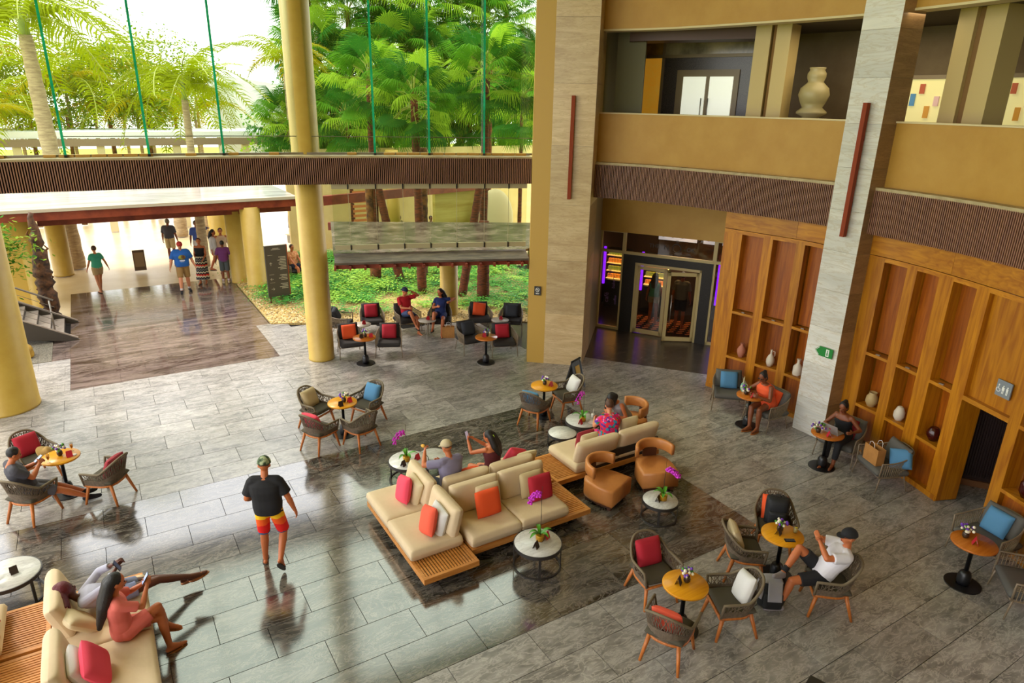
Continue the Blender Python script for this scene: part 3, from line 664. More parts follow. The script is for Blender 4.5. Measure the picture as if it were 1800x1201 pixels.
# ================= FURNITURE =================
rope = M('taupe_rope', '#57493a', .8, col2='#6b5b49', sc=25, bump=.3, bs=120)
railr = M('taupe_rope_rail', '#6e604a', .75, bump=.3, bs=150)
teak = woodm('teak_leg', '#a3581f', '#c07232', .45, sc=2)
teakd = woodm('teak_deck', '#b4712c', '#d1904a', .5, sc=2, axis='X')
olive = M('olive_seat_fabric', '#4a4334', .85, bump=.15)
charcoal = M('charcoal_fabric', '#2f2b29', .85, bump=.2)
greyf = M('grey_fabric', '#5b5853', .85, bump=.2)
ltrope = M('light_taupe_rope', '#8d7a60', .75, col2='#75654f', sc=30)
frameb = M('taupe_metal', '#7d6c57', .5)
FAB = {n: M('fabric_'+n, c, .85, bump=.15, bs=90) for n, c in dict(red='#a8162a', coral='#e0563c', orange='#e0501c', pink='#e2455c', blue='#4f83ab', white='#d3d0cd', beige='#bba67c', sand='#c9b692', dark='#2b2d33', maroon='#8c1f2a', rosy='#c83a52', cream='#cdbb97').items()}
mattress = M('cream_upholstery', '#cbb492', .85, col2='#d4be9c', sc=2, bump=.5, bs=7)
def face(x, y, tx, ty): return math.atan2(ty-y, tx-x)-PI/2
# -- woven armchair (teak legs) --
def shellpt(u, v):
    a = PI*(1-u)*1.16-PI*.08; ca, sa = math.cos(a), math.sin(a)
    s = max(0, math.sin(PI*u)); k = s**1.3
    w_, d_ = .255+.055*v, .27+.075*v*k
    x = w_*(abs(ca)**.75)*(1 if ca > 0 else -1); y = .04-d_*(abs(sa)**.8)*(1 if sa > 0 else -1) if sa > 0 else .04+.2*abs(sa)**.8*1.3
    if u < .1 or u > .9: y = .04+(.1-min(u, 1-u))/.1*.2; x = w_*(1 if u > .5 else -1)*-1 if False else (w_ if ca > 0 else -w_)
    top = .615+.235*max(0, (s-.45)/.55)**1.2 if s > .45 else .615
    return Vector((x, y-.05*v*k, .37+(top-.37)*v))
def make_woven():
    t = thing('woven_armchair', 'x', 'chair')
    n = 36; rim = [shellpt(i/n, 1) for i in range(n+1)]
    m = MB(); m.tube([shellpt(0, 0)+Vector((0, .0, .0))]+[shellpt(0, .6)]+rim+[shellpt(1, .6), shellpt(1, 0)], .019, 8); m.build('rail', railr, t)
    m = MB()
    for k in range(46):                 # upright ropes
        u = .01+.98*k/45; m.tube([shellpt(u, v) for v in (0, .5, 1)], .0045, 4, cap=False)
    for s_ in (-1, 1):                  # crossing ropes
        for k in range(30):
            u0 = k/29; pts = [shellpt(min(max(u0+s_*.09*v, 0), 1), v) for v in (.42, .61, .8, .98)]
            m.tube(pts, .0055, 4, cap=False)
    for k in range(9): m.tube([shellpt(i/24, .03+.048*k) for i in range(25)], .009, 4, cap=False)
    m.tube([shellpt(i/24, .9) for i in range(25)], .005, 4, cap=False)
    m.build('rope_weave', rope, t, kind='stuff')
    m = MB(); ring = [shellpt(i/24, 0)*1 for i in range(25)]; ring = [Vector((p.x, p.y, .355)) for p in ring]; m.tube(ring, .022, 6, closed=True); m.build('seat_frame', teak, t)
    m = MB(); m.pad((0, .0, .425), (.5, .5, .1), p=5, q=3); m.build('seat_cushion', olive, t)
    for x, y, fx, fy in ((-.22, .19, -.27, .27), (.22, .19, .27, .27), (-.19, -.19, -.25, -.3), (.19, -.19, .25, -.3)):
        m = MB(); m.tube([(x, y, .37), (fx, fy, 0)], [.031, .019], 6); m.build('leg', teak, t)
    return t
# -- light rope lounge chair --
def lpt(u, v, w=.36):
    a = PI*(1-u); ca, sa = math.cos(a), math.sin(a)
    x = w*(abs(ca)**.55)*(1 if ca > 0 else -1); y = .3-.66*(abs(sa)**.9)
    top = .6+.16*max(0, sa)**2.5
    return Vector((x*(1+.05*v), y-.05*v*sa, .31+(top-.31)*v))
def make_lounge(w=.36, seatm=greyf, backm=greyf, name='lounge_chair'):
    t = thing(name, 'x', 'chair')
    m = MB(); m.tube([lpt(0, 0, w), lpt(0, .7, w)]+[lpt(i/32, 1, w) for i in range(33)]+[lpt(1, .7, w), lpt(1, 0, w)], .015, 8); m.tube([lpt(i/32, 0, w) for i in range(33)], .013, 6, closed=True); m.build('frame', frameb, t)
    m = MB()
    for k in range(52): u = .02+.96*k/51; m.tube([lpt(u, v, w) for v in (0, .5, 1)], .006, 4, cap=False)
    for v in (.62, .7, .78, .86): m.tube([lpt(i/26, v, w) for i in range(27)], .005, 4, cap=False)
    m.build('rope_weave', ltrope, t, kind='stuff')
    m = MB(); m.pad((0, .02, .365), (w*1.85, .62, .14), p=10, q=3.5); m.build('seat_cushion', seatm, t)
    m = MB(); m.pad((0, 0, 0), (w*1.6, .42, .15), p=6, q=2.8, X=TR(0, -.22, .62, math.radians(-72))); m.build('back_cushion', backm, t)
    for x, y, fx, fy in ((-w, .28, -w-.02, .33), (w, .28, w+.02, .33), (-w*.85, -.2, -w*.9, -.3), (w*.85, -.2, w*.9, -.3)):
        m = MB(); m.tube([(x, y, .34), (fx, fy, 0)], [.015, .011], 6); m.build('leg', frameb, t)
    return t
def pillow(x, y, z, rz, mt, label, size=.4, tilt=-70, roll=0, grp=None):
    m = MB(); m.pad((0, 0, 0), (size*1.03, size*1.03, .16), p=5.9, q=1.7)
    o = m.build('throw_pillow', FAB[mt]); o.location = (x, y, z); o.rotation_mode = 'ZXY' if False else 'XYZ'
    o.rotation_euler = (Euler((0, 0, rz)).to_matrix() @ Euler((math.radians(tilt), math.radians(roll), 0)).to_matrix()).to_euler()
    return tag(o, label, 'pillow', grp)
def chair_pillow(c, mt, label, kind='A', size=.38, roll=0, dx=0):
    x, y, rz = c; ly = -.15 if kind == 'A' else -.1; lz = .64 if kind == 'A' else .63
    px = x-math.sin(rz)*ly+math.cos(rz)*dx; py = y+math.cos(rz)*ly+math.sin(rz)*dx
    return pillow(px, py, lz, rz, mt, label, size, -68, roll)
W0 = make_woven(); first = [True]
def woven(x, y, tx, ty, label, pil=None, plab=None, grp=None, droll=0):
    rz = face(x, y, tx, ty)
    if first[0]: W0.location = (x, y, 0); W0.rotation_euler = (0, 0, rz); W0['label'] = label; W0['group'] = 'woven armchairs with teak legs'; first[0] = False
    else: dup(W0, (x, y, 0), rz, label, 'woven armchairs with teak legs')
    if pil: chair_pillow((x, y, rz), pil, plab, 'A', roll=droll)
    return rz
tables = dict(G1=(3.77, 12.7), G2=(-1.16, 12.87), G3=(7.94, 11.41), G4=(5.86, 5.01), G5=(7.91, 5.09), T6=(5.57, 16.38), T7=(8.42, 14.9), R1=(11.6, 8.79), R2=(11.45, 6.81), R3=(10.2, 3.55))
TB = tables
woven(3.38, 13.32, *TB['G1'], 'woven armchair with a beige pillow, beside the blue pillow chair at the centre table', 'beige', 'beige throw pillow on a woven chair at the centre table')
woven(4.42, 13.02, *TB['G1'], 'woven armchair with a light blue pillow at the centre table', 'blue', 'light blue throw pillow on a woven chair at the centre table')
woven(3.16, 12.36, *TB['G1'], 'woven armchair at the centre table with a pink pillow edge showing', 'pink', 'pink throw pillow seen edge on at the centre table')
woven(3.93, 12.08, *TB['G1'], 'woven armchair without pillow, its plain back to the camera at the centre table')
woven(-1.62, 13.72, *TB['G2'], 'woven armchair with a big red pillow and a tan sun hat on it', 'red', 'red throw pillow behind the tan sun hat')
woven(-1.62, 12.35, *TB['G2'], 'woven armchair in which the man in dark grey looks at his phone')
woven(-.52, 12.36, *TB['G2'], 'empty woven armchair seen from behind beside the seated man in dark grey', 'maroon', 'dark red throw pillow in the empty chair beside the man in dark grey')
woven(7.55, 11.2, *TB['G3'], 'woven armchair near the orchid tables with a pale blue pillow hidden inside', 'blue', 'pale blue throw pillow mostly hidden in a woven chair')
woven(8.52, 11.32, *TB['G3'], 'woven armchair with a white pillow in front of the sandwich board', 'white', 'white throw pillow in front of the sandwich board')
woven(5.98, 5.72, *TB['G4'], 'woven armchair with an upright red pillow behind the front table', 'red', 'upright red throw pillow in the chair behind the front table')
woven(6.46, 4.72, *TB['G4'], 'woven armchair with a white pillow at the front table', 'white', 'plump white throw pillow at the front table', droll=15)
woven(5.4, 4.78, *TB['G4'], 'woven armchair nearest the camera with a coral pillow inside its back', 'coral', 'coral throw pillow inside the chair nearest the camera')
woven(8.42, 5.6, *TB['G5'], 'woven armchair holding an orange pillow and a black backpack', 'orange', 'orange throw pillow behind the black backpack')
woven(7.5, 5.4, *TB['G5'], 'woven armchair seen side on with a beige pillow near the black backpack', 'sand', 'beige throw pillow seen edge on near the black backpack')
rz_p11 = woven(7.95, 4.3, 7.45, 4.75, 'woven armchair of the man in white shirt and black cap')
# lounge chairs
LD = make_lounge(.34, charcoal, charcoal); LG = make_lounge(.37, greyf, greyf); fl2 = {}
def lounge(x, y, tx, ty, label, pil=None, plab=None, T=LD, grp='rope lounge chairs on the terrace', roll=0):
    rz = face(x, y, tx, ty)
    if T.name not in fl2: T.location = (x, y, 0); T.rotation_euler = (0, 0, rz); T['label'] = label; T['group'] = grp; fl2[T.name] = 1
    else: dup(T, (x, y, 0), rz, label, grp)
    if pil: chair_pillow((x, y, rz), pil, plab, 'B', roll=roll)
    return rz
lounge(5.72, 18.95, 6.9, 18.2, 'terrace rope lounge chair turned right with a dark pillow beside the round column', 'dark', 'dark pillow on the leftmost terrace chair', roll=10)
lounge(6.66, 18.82, 6.35, 17.6, 'terrace rope lounge chair with a red pillow in the back row', 'red', 'red pillow in the back row of the terrace chairs')
rz12 = lounge(7.62, 18.45, 7.7, 17.3, 'terrace rope lounge chair where the man in red shirt sits')
rz13 = lounge(8.5, 17.9, 8.0, 17.0, 'terrace rope lounge chair where the woman in blue sits')
lounge(9.62, 17.45, 9.2, 16.4, 'terrace rope lounge chair with an orange pillow in the back row', 'orange', 'orange pillow in the back row of the terrace chairs', roll=-8)
lounge(10.4, 16.85, 9.7, 15.9, 'terrace rope lounge chair with a dark pillow beside the pilaster', 'dark', 'dark pillow on the terrace chair beside the pilaster')
lounge(5.45, 17.22, 5.3, 16.0, 'terrace rope lounge chair with an orange pillow in the front row', 'orange', 'orange pillow in the front row left of the red one')
lounge(6.4, 16.75, 5.9, 15.7, 'terrace rope lounge chair with a red pillow beside the round wooden table', 'red', 'red pillow in the front row beside the round wooden table')
lounge(8.48, 15.95, 8.5, 14.8, 'terrace rope lounge chair with a dark grey pillow in the front row', 'dark', 'dark grey pillow in the front row of the terrace')
lounge(9.18, 15.3, 8.8, 14.2, 'terrace rope lounge chair with a red pillow beside the yellow pilaster', 'red', 'red pillow on the front chair beside the yellow pilaster')
GR = 'grey cushioned rope chairs along the timber wall'
lounge(12.0, 9.72, 11.3, 8.9, 'grey cushioned rope chair with a blue pillow by the first niches', 'blue', 'blue pillow on the rope chair by the first niches', LG, GR)
rz9 = lounge(12.02, 8.62, 11.2, 8.75, 'grey cushioned rope chair where the woman in orange sits', 'orange', 'orange pillow behind the woman in orange', LG, GR)
rz10 = lounge(12.12, 6.88, 11.1, 6.75, 'grey cushioned rope chair where the laptop woman sits', 'maroon', 'dark red pillow behind the woman with the laptop', LG, GR)
rzb4 = lounge(11.9, 5.88, 11.0, 6.35, 'grey cushioned rope chair holding a paper bag and a blue pillow', None, None, LG, GR)
pillow(11.93, 5.62, .62, rzb4+.9, 'blue', 'blue pillow beside the brown paper bag', .36, -60, 12)
lounge(11.15, 3.72, 10.3, 3.9, 'grey cushioned rope chair with a wide blue pillow at the right edge', 'blue', 'wide blue pillow on the chair near the right edge', LG, GR)
lounge(10.42, 2.85, 9.9, 3.5, 'grey cushioned rope chair with a hot pink pillow cut by the frame', 'rosy', 'hot pink pillow at the right edge of the picture', LG, GR)
# round cafe tables
topm = woodm('honey_table_top', '#d08a12', '#e09c1e', .3, sc=1.5, axis='X', var=.03)
topb = woodm('brown_table_top', '#a85c1c', '#bd7028', .22, sc=1.5, axis='X', var=.03)
def make_table(mt):
    t = thing('cafe_table', 'x', 'table')
    m = MB(); m.lathe([(.292, .705), (.3, .71), (.3, .732), (.296, .738), (0.001, .738)], 40); m.build('table_top', mt, t)
    m = MB(); m.lathe([(.03, .2), (.03, .70), (.1, .705)], 16); m.build('pole', black, t)
    m = MB(); m.lathe([(.245, 0), (.245, .012), (.24, .016), (.001, .018)], 36, smooth=False); m.lathe([(.085, .016), (.092, .06), (.09, .16), (.072, .215), (.034, .245)], 24); m.build('base', black, t)
    return t
TA, TBm = make_table(topm), make_table(topb); used = {}
def ctable(k, label, T=TA, ang=0):
    x, y = TB[k]
    if T.name not in used: T.location = (x, y, 0); T['label'] = label; T['group'] = 'round cafe tables'; used[T.name] = 1; return T
    return dup(T, (x, y, 0), ang, label, 'round cafe tables')
ctable('G1', 'round honey wood cafe table between four woven chairs'); ctable('G2', 'round honey wood cafe table with two drink glasses at the left'); ctable('G3', 'round honey wood cafe table beside the sandwich board')
ctable('G4', 'round honey wood cafe table nearest the camera'); ctable('G5', 'round honey wood cafe table with phone and lemonade glass')
ctable('T6', 'round wooden table on the terrace beside the round column', TBm); ctable('T7', 'round wooden table on the terrace beside the yellow pilaster', TBm)
ctable('R1', 'round wooden table in front of the woman in orange', TBm); ctable('R2', 'round wooden table carrying the laptop', TBm); ctable('R3', 'round wooden table at the right edge between two rope chairs', TBm)
# small white side tables on the terrace
wtop = M('white_table_top', '#b9ae9f', .3)
t = thing('side_table', 'small pale round side table behind the leftmost wooden terrace table', 'table', (6.1, 18.1, 0), 0, 'small pale terrace side tables')
m = MB(); m.lathe([(.26, .5), (.265, .51), (.265, .52), (.001, .525)], 28); m.build('table_top', wtop, t)
for k in range(4):
    a = PI/4+k*PI/2; m = MB(); m.tube([(.06*math.cos(a), .06*math.sin(a), .5), (.05*math.cos(a), .05*math.sin(a), .1), (.2*math.cos(a), .2*math.sin(a), 0)], .011, 5); m.build('leg', wtop, t)
dup(t, (7.93, 17.6, 0), .3, 'small pale round side table between the man in red and the woman in blue')
dup(t, (9.85, 16.6, 0), .6, 'small pale round side table between the orange and dark pillow chairs')
# coffee tables
mtop = veined('white_marble_top', '#bab8b4', '#cfcdc9', '#908c88', .22, sc=1.2, stretch=(1, 3, 1), warp=1.2, bumpy=0)
bronze = M('dark_bronze', '#2b2624', .45)
def coffee(x, y, r, h, label, a0=0):
    t = thing('coffee_table', label, 'table', (x, y, 0), a0, 'round marble coffee tables')
    m = MB(); m.lathe([(r*.96, h-.02), (r-.012, h), (r-.018, h+.008), (.001, h+.009)], 48); m.build('marble_top', mtop, t)
    m = MB(); m.ring([(r-.012, h-.05), (r, h-.05), (r, h+.004), (r-.012, h+.004)], 48); m.ring([(r-.025, 0.002), (r, 0.002), (r, .022), (r-.025, .022)], 48); m.build('ring_frame', bronze, t)
    for k in range(4):
        a = PI/4+k*PI/2; m = MB(); m.box(((r-.012)*math.cos(a), (r-.012)*math.sin(a), (h-.03)/2+.005), (.014, .04, h-.06), a); m.build('leg', bronze, t)
coffee(4.23, 10.36, .37, .4, 'round marble coffee table in front of the man in the cap'); coffee(4.93, 7.1, .37, .4, 'round marble coffee table nearest the camera with an orchid', .3)
coffee(7.44, 7.12, .31, .34, 'small round marble coffee table between the two leather chairs'); coffee(8.06, 10.13, .37, .4, 'round marble coffee table before the woman in the floral dress')
coffee(7.45, 10.0, .3, .32, 'small bare round marble coffee table'); coffee(-1.8, 10.15, .4, .4, 'round marble coffee table cut by the left edge')
coffee(4.75, 10.42, .3, .32, 'round marble coffee table partly hidden by the man in the cap')
# leather chairs
lea = M('tan_leather', '#c07d42', .42, col2='#b5733a', sc=4, bump=.05, bs=40); plinth = M('dark_plinth', '#4a2614', .5)
def make_club():
    t = thing('leather_chair', 'x', 'chair')
    out = []
    for k in range(33):
        a = -PI*k/32; out.append((.33*(abs(math.cos(a))**.7)*(1 if math.cos(a) > 0 else -1), -.02+.34*(-(abs(math.sin(a))**.8))))
    poly = [(.34, .33), (.345, .0)]+out[1:-1]+[(-.345, .0), (-.34, .33)]
    m = MB(); n = len(poly); vs = []; fs = []
    for s_, z in ((.93, .1), (.985, .11), (1, .15), (1, .38), (.985, .41), (.9, .43), (.5, .44), (.01, .442)):
        vs += [(x*s_, y*s_, z) for x, y in poly]
    for i in range(7):
        for j in range(n): fs.append((i*n+j, i*n+(j+1) % n, (i+1)*n+(j+1) % n, (i+1)*n+j))
    m.add(vs, [f[::-1] for f in fs], True); m.build('seat', lea, t)
    m = MB(); m.prism([(x*.86, y*.86) for x, y in poly], .045, .11); m.build('plinth', plinth, t)
    for x, y in ((-.25, .24), (.25, .24), (-.2, -.24), (.2, -.24)): m = MB(); m.box((x, y, .025), (.06, .06, .05)); m.build('foot', plinth, t)
    m = MB(); vs = []; fs = []; K = 28; prof = [(-.035, 0), (-.035, .17), (-.02, .19), (.02, .19), (.035, .17), (.035, .0), (.02, -.015), (-.02, -.015)]
    for k in range(K+1):
        a = PI+.12+(PI-.24)*k/K; R_ = .345
        for d_, z in prof: vs.append(((R_+d_)*math.cos(a), .0+(R_+d_)*math.sin(a)*1.0, .56+z+.03*abs(math.sin(a))))
    for k in range(K):
        for j in range(8): fs.append((k*8+j, (k+1)*8+j, (k+1)*8+(j+1) % 8, k*8+(j+1) % 8))
    fs += [tuple(range(8)), tuple(K*8+j for j in range(7, -1, -1))]
    m.add(vs, fs, True); m.build('backrest', lea, t)
    m = MB(); m.box((0, -.31, .5), (.26, .05, .2)); m.build('back_support', plinth, t)
    return t
K0 = make_club(); K0.location = (6.98, 8.02, 0); K0.rotation_euler = (0, 0, face(6.98, 8.02, 7.3, 7.2)); K0['label'] = 'tan leather chair in front of the sofa backs, nearest the camera'; K0['group'] = 'tan leather lounge chairs'
dup(K0, (8.1, 7.98, 0), face(8.1, 7.98, 7.75, 7.1), 'tan leather chair next to the dark marble edge beyond the small orchid')
dup(K0, (8.98, 9.72, 0), face(8.98, 9.72, 8.1, 9.95), 'tan leather chair in which the dark haired woman bends forward')
# sofas on slatted platforms
def platform(label, x0, x1, y0, y1, axis, seats=(), backs=(), z=.25, decks=None, grp='slatted platform sofas'):
    t = thing('platform_sofa', label, 'sofa', ((x0+x1)/2, (y0+y1)/2, 0), 0, grp); cx, cy = (x0+x1)/2, (y0+y1)/2
    m = MB()
    for a, b, c, d in ((x0, x1, y0, y0+.05), (x0, x1, y1-.05, y1), (x0, x0+.05, y0+.05, y1-.05), (x1-.05, x1, y0+.05, y1-.05)): m.box(((a+b)/2-cx, (c+d)/2-cy, z-.045), (b-a, d-c, .09))
    m.build('frame', teakd, t)
    m = MB()
    L_ = (y1-y0-.1) if axis == 'X' else (x1-x0-.1); n = int(L_/.045)
    for k in range(n):
        q = (k+.5)*L_/n
        if axis == 'X': m.box((0, y0+.05+q-cy, z-.015), (x1-x0-.1, .029, .02))
        else: m.box((x0+.05+q-cx, 0, z-.015), (.029, y1-y0-.1, .02))
    m.build('slats', teakd, t, kind='stuff')
    m = MB(); m.box((0, 0, z-.07), (x1-x0-.1, y1-y0-.1, .02)); m.build('underboard', M('under_board', '#1c0f08', .9), t)
    for ax in (x0+.2-cx, x1-.2-cx):
        for ay in (y0+.2-cy, y1-.2-cy): m = MB(); m.box((ax, ay, .08), (.08, .08, .16)); m.build('leg', bronze, t)
    for a, b, c, d in seats:
        m = MB(); m.pad(((a+b)/2-cx, (c+d)/2-cy, z+.1), (b-a+.03, d-c+.03, .21), p=14, q=4.5, n=14, sag=.008); m.build('seat_cushion', mattress, t)
    for bx, by, wd, rz, tilt, h in backs:
        m = MB(); X_ = Matrix.Translation((bx-cx, by-cy, z+.2+h/2-.03)) @ (Euler((0, 0, rz)).to_matrix() @ Euler((math.radians(-90+tilt), 0, 0)).to_matrix()).to_4x4()
        m.pad((0, 0, 0), (wd, h, .2), p=9, q=3.0, n=14, X=X_); m.build('back_cushion', mattress, t)
    return t
# facing angles: rz such that local +Y is the direction the sitter looks
L, Rr, U, Dn = PI/2, -PI/2, 0, PI        # looks -X, +X, +Y, -Y
platform('platform sofa end section facing left, with its slatted deck toward the camera', 3.17, 4.06, 7.34, 9.66, 'Y',
         [(3.17, 4.0, 7.78, 8.7), (3.17, 4.0, 8.72, 9.64)], [(3.93, 8.22, .86, L, 14, .46), (3.93, 9.15, .86, L, 14, .46)])
platform('platform sofa section facing the near orchid table, red and orange pillows on it', 4.09, 6.33, 7.6, 8.6, 'X',
         [(4.1, 4.97, 7.62, 8.5), (4.99, 5.87, 7.62, 8.5)], [(4.55, 8.4, .86, Dn, 12, .48), (5.44, 8.4, .86, Dn, 12, .48)])
platform('platform sofa section where the man in the cap and the woman in maroon sit', 4.09, 6.3, 8.66, 9.56, 'X',
         [(4.1, 4.97, 8.72, 9.54), (4.99, 5.87, 8.72, 9.54)], [(4.6, 8.82, .84, U, 12, .42), (5.48, 8.82, .84, U, 12, .42)])
platform('long platform sofa reaching to the woman in the floral dress', 6.33, 8.78, 8.58, 9.52, 'X',
         [(6.78, 7.75, 8.62, 9.5), (7.77, 8.76, 8.62, 9.5)], [(7.28, 8.7, .95, U, 14, .42), (8.27, 8.7, .95, U, 14, .42)])
m = MB(); m.box((0, 0, 0), (1.7, .04, .3)); o = m.build('black_panel', bronze, bpy.data.objects['platform_sofa.003']); o.location = (.35, -.42, .38)
platform('platform sofa at the lower left on which the red haired woman reclines', -1.27, -.22, 6.6, 9.5, 'Y',
         [(-1.25, -.2, 6.62, 8.02), (-1.25, -.2, 8.04, 9.2)], [(-1.12, 7.55, .86, Rr, 14, .48), (-1.12, 8.75, .9, Rr, 18, .48)])
platform('platform sofa cut by the left edge with a red pillow on it', -3.6, -1.3, 8.56, 9.5, 'X',
         [(-3.55, -1.78, 8.6, 9.45)], [(-2.2, 8.7, .86, U, 14, .42)])
platform('platform sofa section in the lower left corner, deck slats showing', -3.6, -1.3, 7.5, 8.5, 'X', [(-3.55, -1.95, 7.55, 8.45)], [(-2.4, 8.35, .86, Dn, 12, .46)])
# throw pillows on the sofas
pillow(3.62, 9.12, .64, L, 'pink', 'hot pink pillow on the far cushion of the end sofa', .42, -72, 18); pillow(3.78, 9.05, .62, L, 'sand', 'sand pillow behind the hot pink one', .42, -76, -6)
pillow(3.6, 8.12, .64, L, 'coral', 'coral orange pillow on the near cushion of the end sofa', .42, -70, 20); pillow(3.76, 8.1, .62, L, 'white', 'off white pillow behind the coral one', .42, -76, -4)
pillow(4.62, 8.08, .65, Dn, 'orange', 'bright orange pillow on the sofa facing the near orchid', .42, -74, 0); pillow(4.7, 8.22, .66, Dn, 'sand', 'sand pillow behind the bright orange one', .42, -78, 0)
pillow(5.6, 8.05, .65, Dn, 'red', 'deep red pillow on the sofa facing the near orchid', .42, -74, 0); pillow(5.52, 8.2, .66, Dn, 'beige', 'beige pillow behind the deep red one', .42, -78, 0)
pillow(4.75, 9.05, .6, U, 'orange', 'orange pillow between the man in the cap and the woman in maroon', .38, -62, 0); pillow(5.75, 9.15, .62, U+.2, 'pink', 'pink red pillow standing right of the woman in maroon', .4, -74, 25)
pillow(5.9, 9.0, .6, U, 'cream', 'cream pillow behind the pink red one', .4, -70, 0)
pillow(7.3, 9.08, .62, U, 'maroon', 'crimson topped pillow left of the woman in the floral dress', .38, -82, 0); pillow(8.35, 9.05, .66, U, 'cream', 'cream pillow right of the woman in the floral dress', .4, -80, 0)
pillow(7.32, 8.98, .6, U, 'sand', 'sand pillow behind the crimson topped one', .38, -84, 0)
pillow(-.78, 7.42, .66, Rr, 'pink', 'bright pink red pillow on the lower left sofa', .44, -66, 22); pillow(-.93, 7.48, .62, Rr, 'white', 'off white pillow behind the bright pink red one', .42, -70, 12)
pillow(-.95, 8.4, .58, Rr+.4, 'cream', 'cream pillow under the shoulder of the red haired woman', .42, -45, 0)
pillow(-2.0, 9.0, .56, U, 'red', 'red pillow on the sofa cut by the left edge', .4, -60, 0)
# --- orchids ---
gold = M('gold_pot', '#c08f1c', .3, metal=.35, col2='#a87714', sc=6); leafg = M('orchid_leaf', '#4d9222', .35, col2='#3a7a1c', sc=8); stemg = M('orchid_stem', '#3b2c20', .6); mag = M('magenta_petal', '#d020c8', .5, col2='#e24ae0', sc=30)
soil = M('bark_soil', '#3a2415', .9)
def orchid(x, y, z, label, a=0, h=.42, arch=.16, rise=.1, seed=1, fl=(0, .05)):
    rnd = random.Random(seed); t = thing('potted_orchid', label, 'plant', (x, y, z), a, 'magenta orchids on the coffee tables')
    m = MB(); m.lathe([(.045, 0), (.062, .01), (.068, .1), (.064, .112), (.058, .1), (.001, .098)], 20); m.build('pot', gold, t)
    for k in range(5):
        b = k*2*PI/5+rnd.random(); l = .17+.07*rnd.random(); m = MB(); vs = []; fs = []
        for i in range(7):
            s = i/6; r = s*l; w_ = .032*math.sin(PI*(.12+.88*s))**.7; zz = .1+.1*math.sin(s*2.2)-.05*s*s
            for q in (-1, 0, 1): vs.append((r*math.cos(b)-q*w_*math.sin(b), r*math.sin(b)+q*w_*math.cos(b), zz+abs(q)*.008))
        for i in range(6):
            for q in (0, 1): fs.append((i*3+q, i*3+q+1, (i+1)*3+q+1, (i+1)*3+q))
        m.add(vs, fs, True); m.build('leaf', leafg, t)
    pts = [(0, 0, .1), (.01, 0, .1+h*.5), (.0, 0, .1+h), (-arch*.4, .0, .1+h+rise*.8), (-arch, 0, .1+h+rise), (-arch*1.6, 0, .1+h+rise*.4)]
    m = MB(); m.tube(pts, .0045, 5); m.tube([(0.006, 0, .1), (.006, 0, .1+h+.22)], .003, 4); m.build('stem', stemg, t)
    for k in range(8):
        f = k/7; px, pz = -arch*(.25+1.5*f)*1.0, .1+h+rise*(.75+.3*math.sin(PI*f))-.1*f*f; py = .03*(-1)**k
        m = MB()
        for j in range(5):
            b = j*2*PI/5+rnd.random()*.4; c_ = (px+.024*math.cos(b), py+.014*math.sin(b*2), pz+.024*math.sin(b)); m.ell(c_, (.021, .008, .021), n=6, m=4)
        m.ell((px, py-.008, pz), .009, n=6, m=4); m.build('blossom', mag, t)
    return t
orchid(4.18, 10.33, .41, 'magenta orchid in a gold pot before the man in the cap', .3, seed=2)
orchid(4.98, 7.12, .35+.06, 'tall magenta orchid on the table nearest the camera', -.4, h=.62, arch=.1, seed=3)
orchid(7.46, 7.08, .35, 'drooping magenta orchid between the two leather chairs', 2.2, h=.5, arch=.12, rise=.0, seed=4)
orchid(8.02, 10.08, .41, 'magenta orchid on the table of the woman in the floral dress', .5, h=.48, arch=.2, seed=5)
orchid(-2.02, 10.1, .41, 'orchid leaves in a gold pot at the left edge', .2, seed=6)
# --- flower vases and menu cubes ---
vasem = M('dark_vase', '#3a2a1c', .3); purple = M('purple_petal', '#6a38a8', .6); wht = M('white_petal', '#e9e2c8', .6); yel = M('yellow_petal', '#c9c23a', .6)
cardr = M('red_card', '#c42136', .5); cardw = M('white_card', '#dcd6d0', .5); cardb = M('brown_card', '#2a1a10', .5); cardg = M('gold_print', '#c99a2e', .5)
def posy(x, y, z, label, seed, big=1, grp='little flower vases on the tables'):
    rnd = random.Random(seed); t = thing('flower_vase', label, 'vase', (x, y, z), 0, grp); t.scale = (1.35,)*3
    m = MB(); m.lathe([(.022, 0), (.034, .02), (.034, .05), (.025, .07)], 14); m.build('vase', vasem, t)
    for mt, n, nm in ((purple, 9, 'purple_blossoms'), (wht, 9, 'white_blossoms'), (leafg, 7, 'leaves')):
        m = MB()
        for k in range(n): 
            a = rnd.random()*2*PI; r = .065*math.sqrt(rnd.random())*big; m.ell((r*math.cos(a), r*math.sin(a), .1+.05*rnd.random()-.2*r), .014+.005*rnd.random(), n=6, m=4)
        m.build(nm, mt, t)
def cube(x, y, z, a, label, kind='r'):
    t = thing('menu_card', label, 'menu card', (x, y, z), a, 'little folded menu cards on the tables'); t.scale = (1.3,)*3; m = MB()
    m.quadpts([(-.035, -.03, 0), (.035, -.03, 0), (.035, 0, .085), (-.035, 0, .085)], .003); m.quadpts([(.035, .03, 0), (-.035, .03, 0), (-.035, 0, .085), (.035, 0, .085)], .003); m.build('card', cardr if kind == 'r' else cardb, t)
    m = MB(); mt = cardw if kind == 'r' else cardg
    for zz, ww_ in ((.025, .04), (.04, .03), (.055, .045)): m.box((0, -.026+zz*.36, zz), (ww_, .004, .007))
    m.build('print', mt, t)
cube(3.68, 12.52, .74, .1, 'dark menu card left of the flowers on the centre table', 'b'); cube(3.9, 12.62, .74, .3, 'red menu card right of the flowers on the centre table'); posy(3.8, 12.68, .74, 'purple and white flower posy on the centre table', 11)
posy(-1.16, 12.9, .74, 'purple flower posy between the two drinks', 12); cube(-1.02, 12.78, .74, .2, 'red menu card beside the drinks')
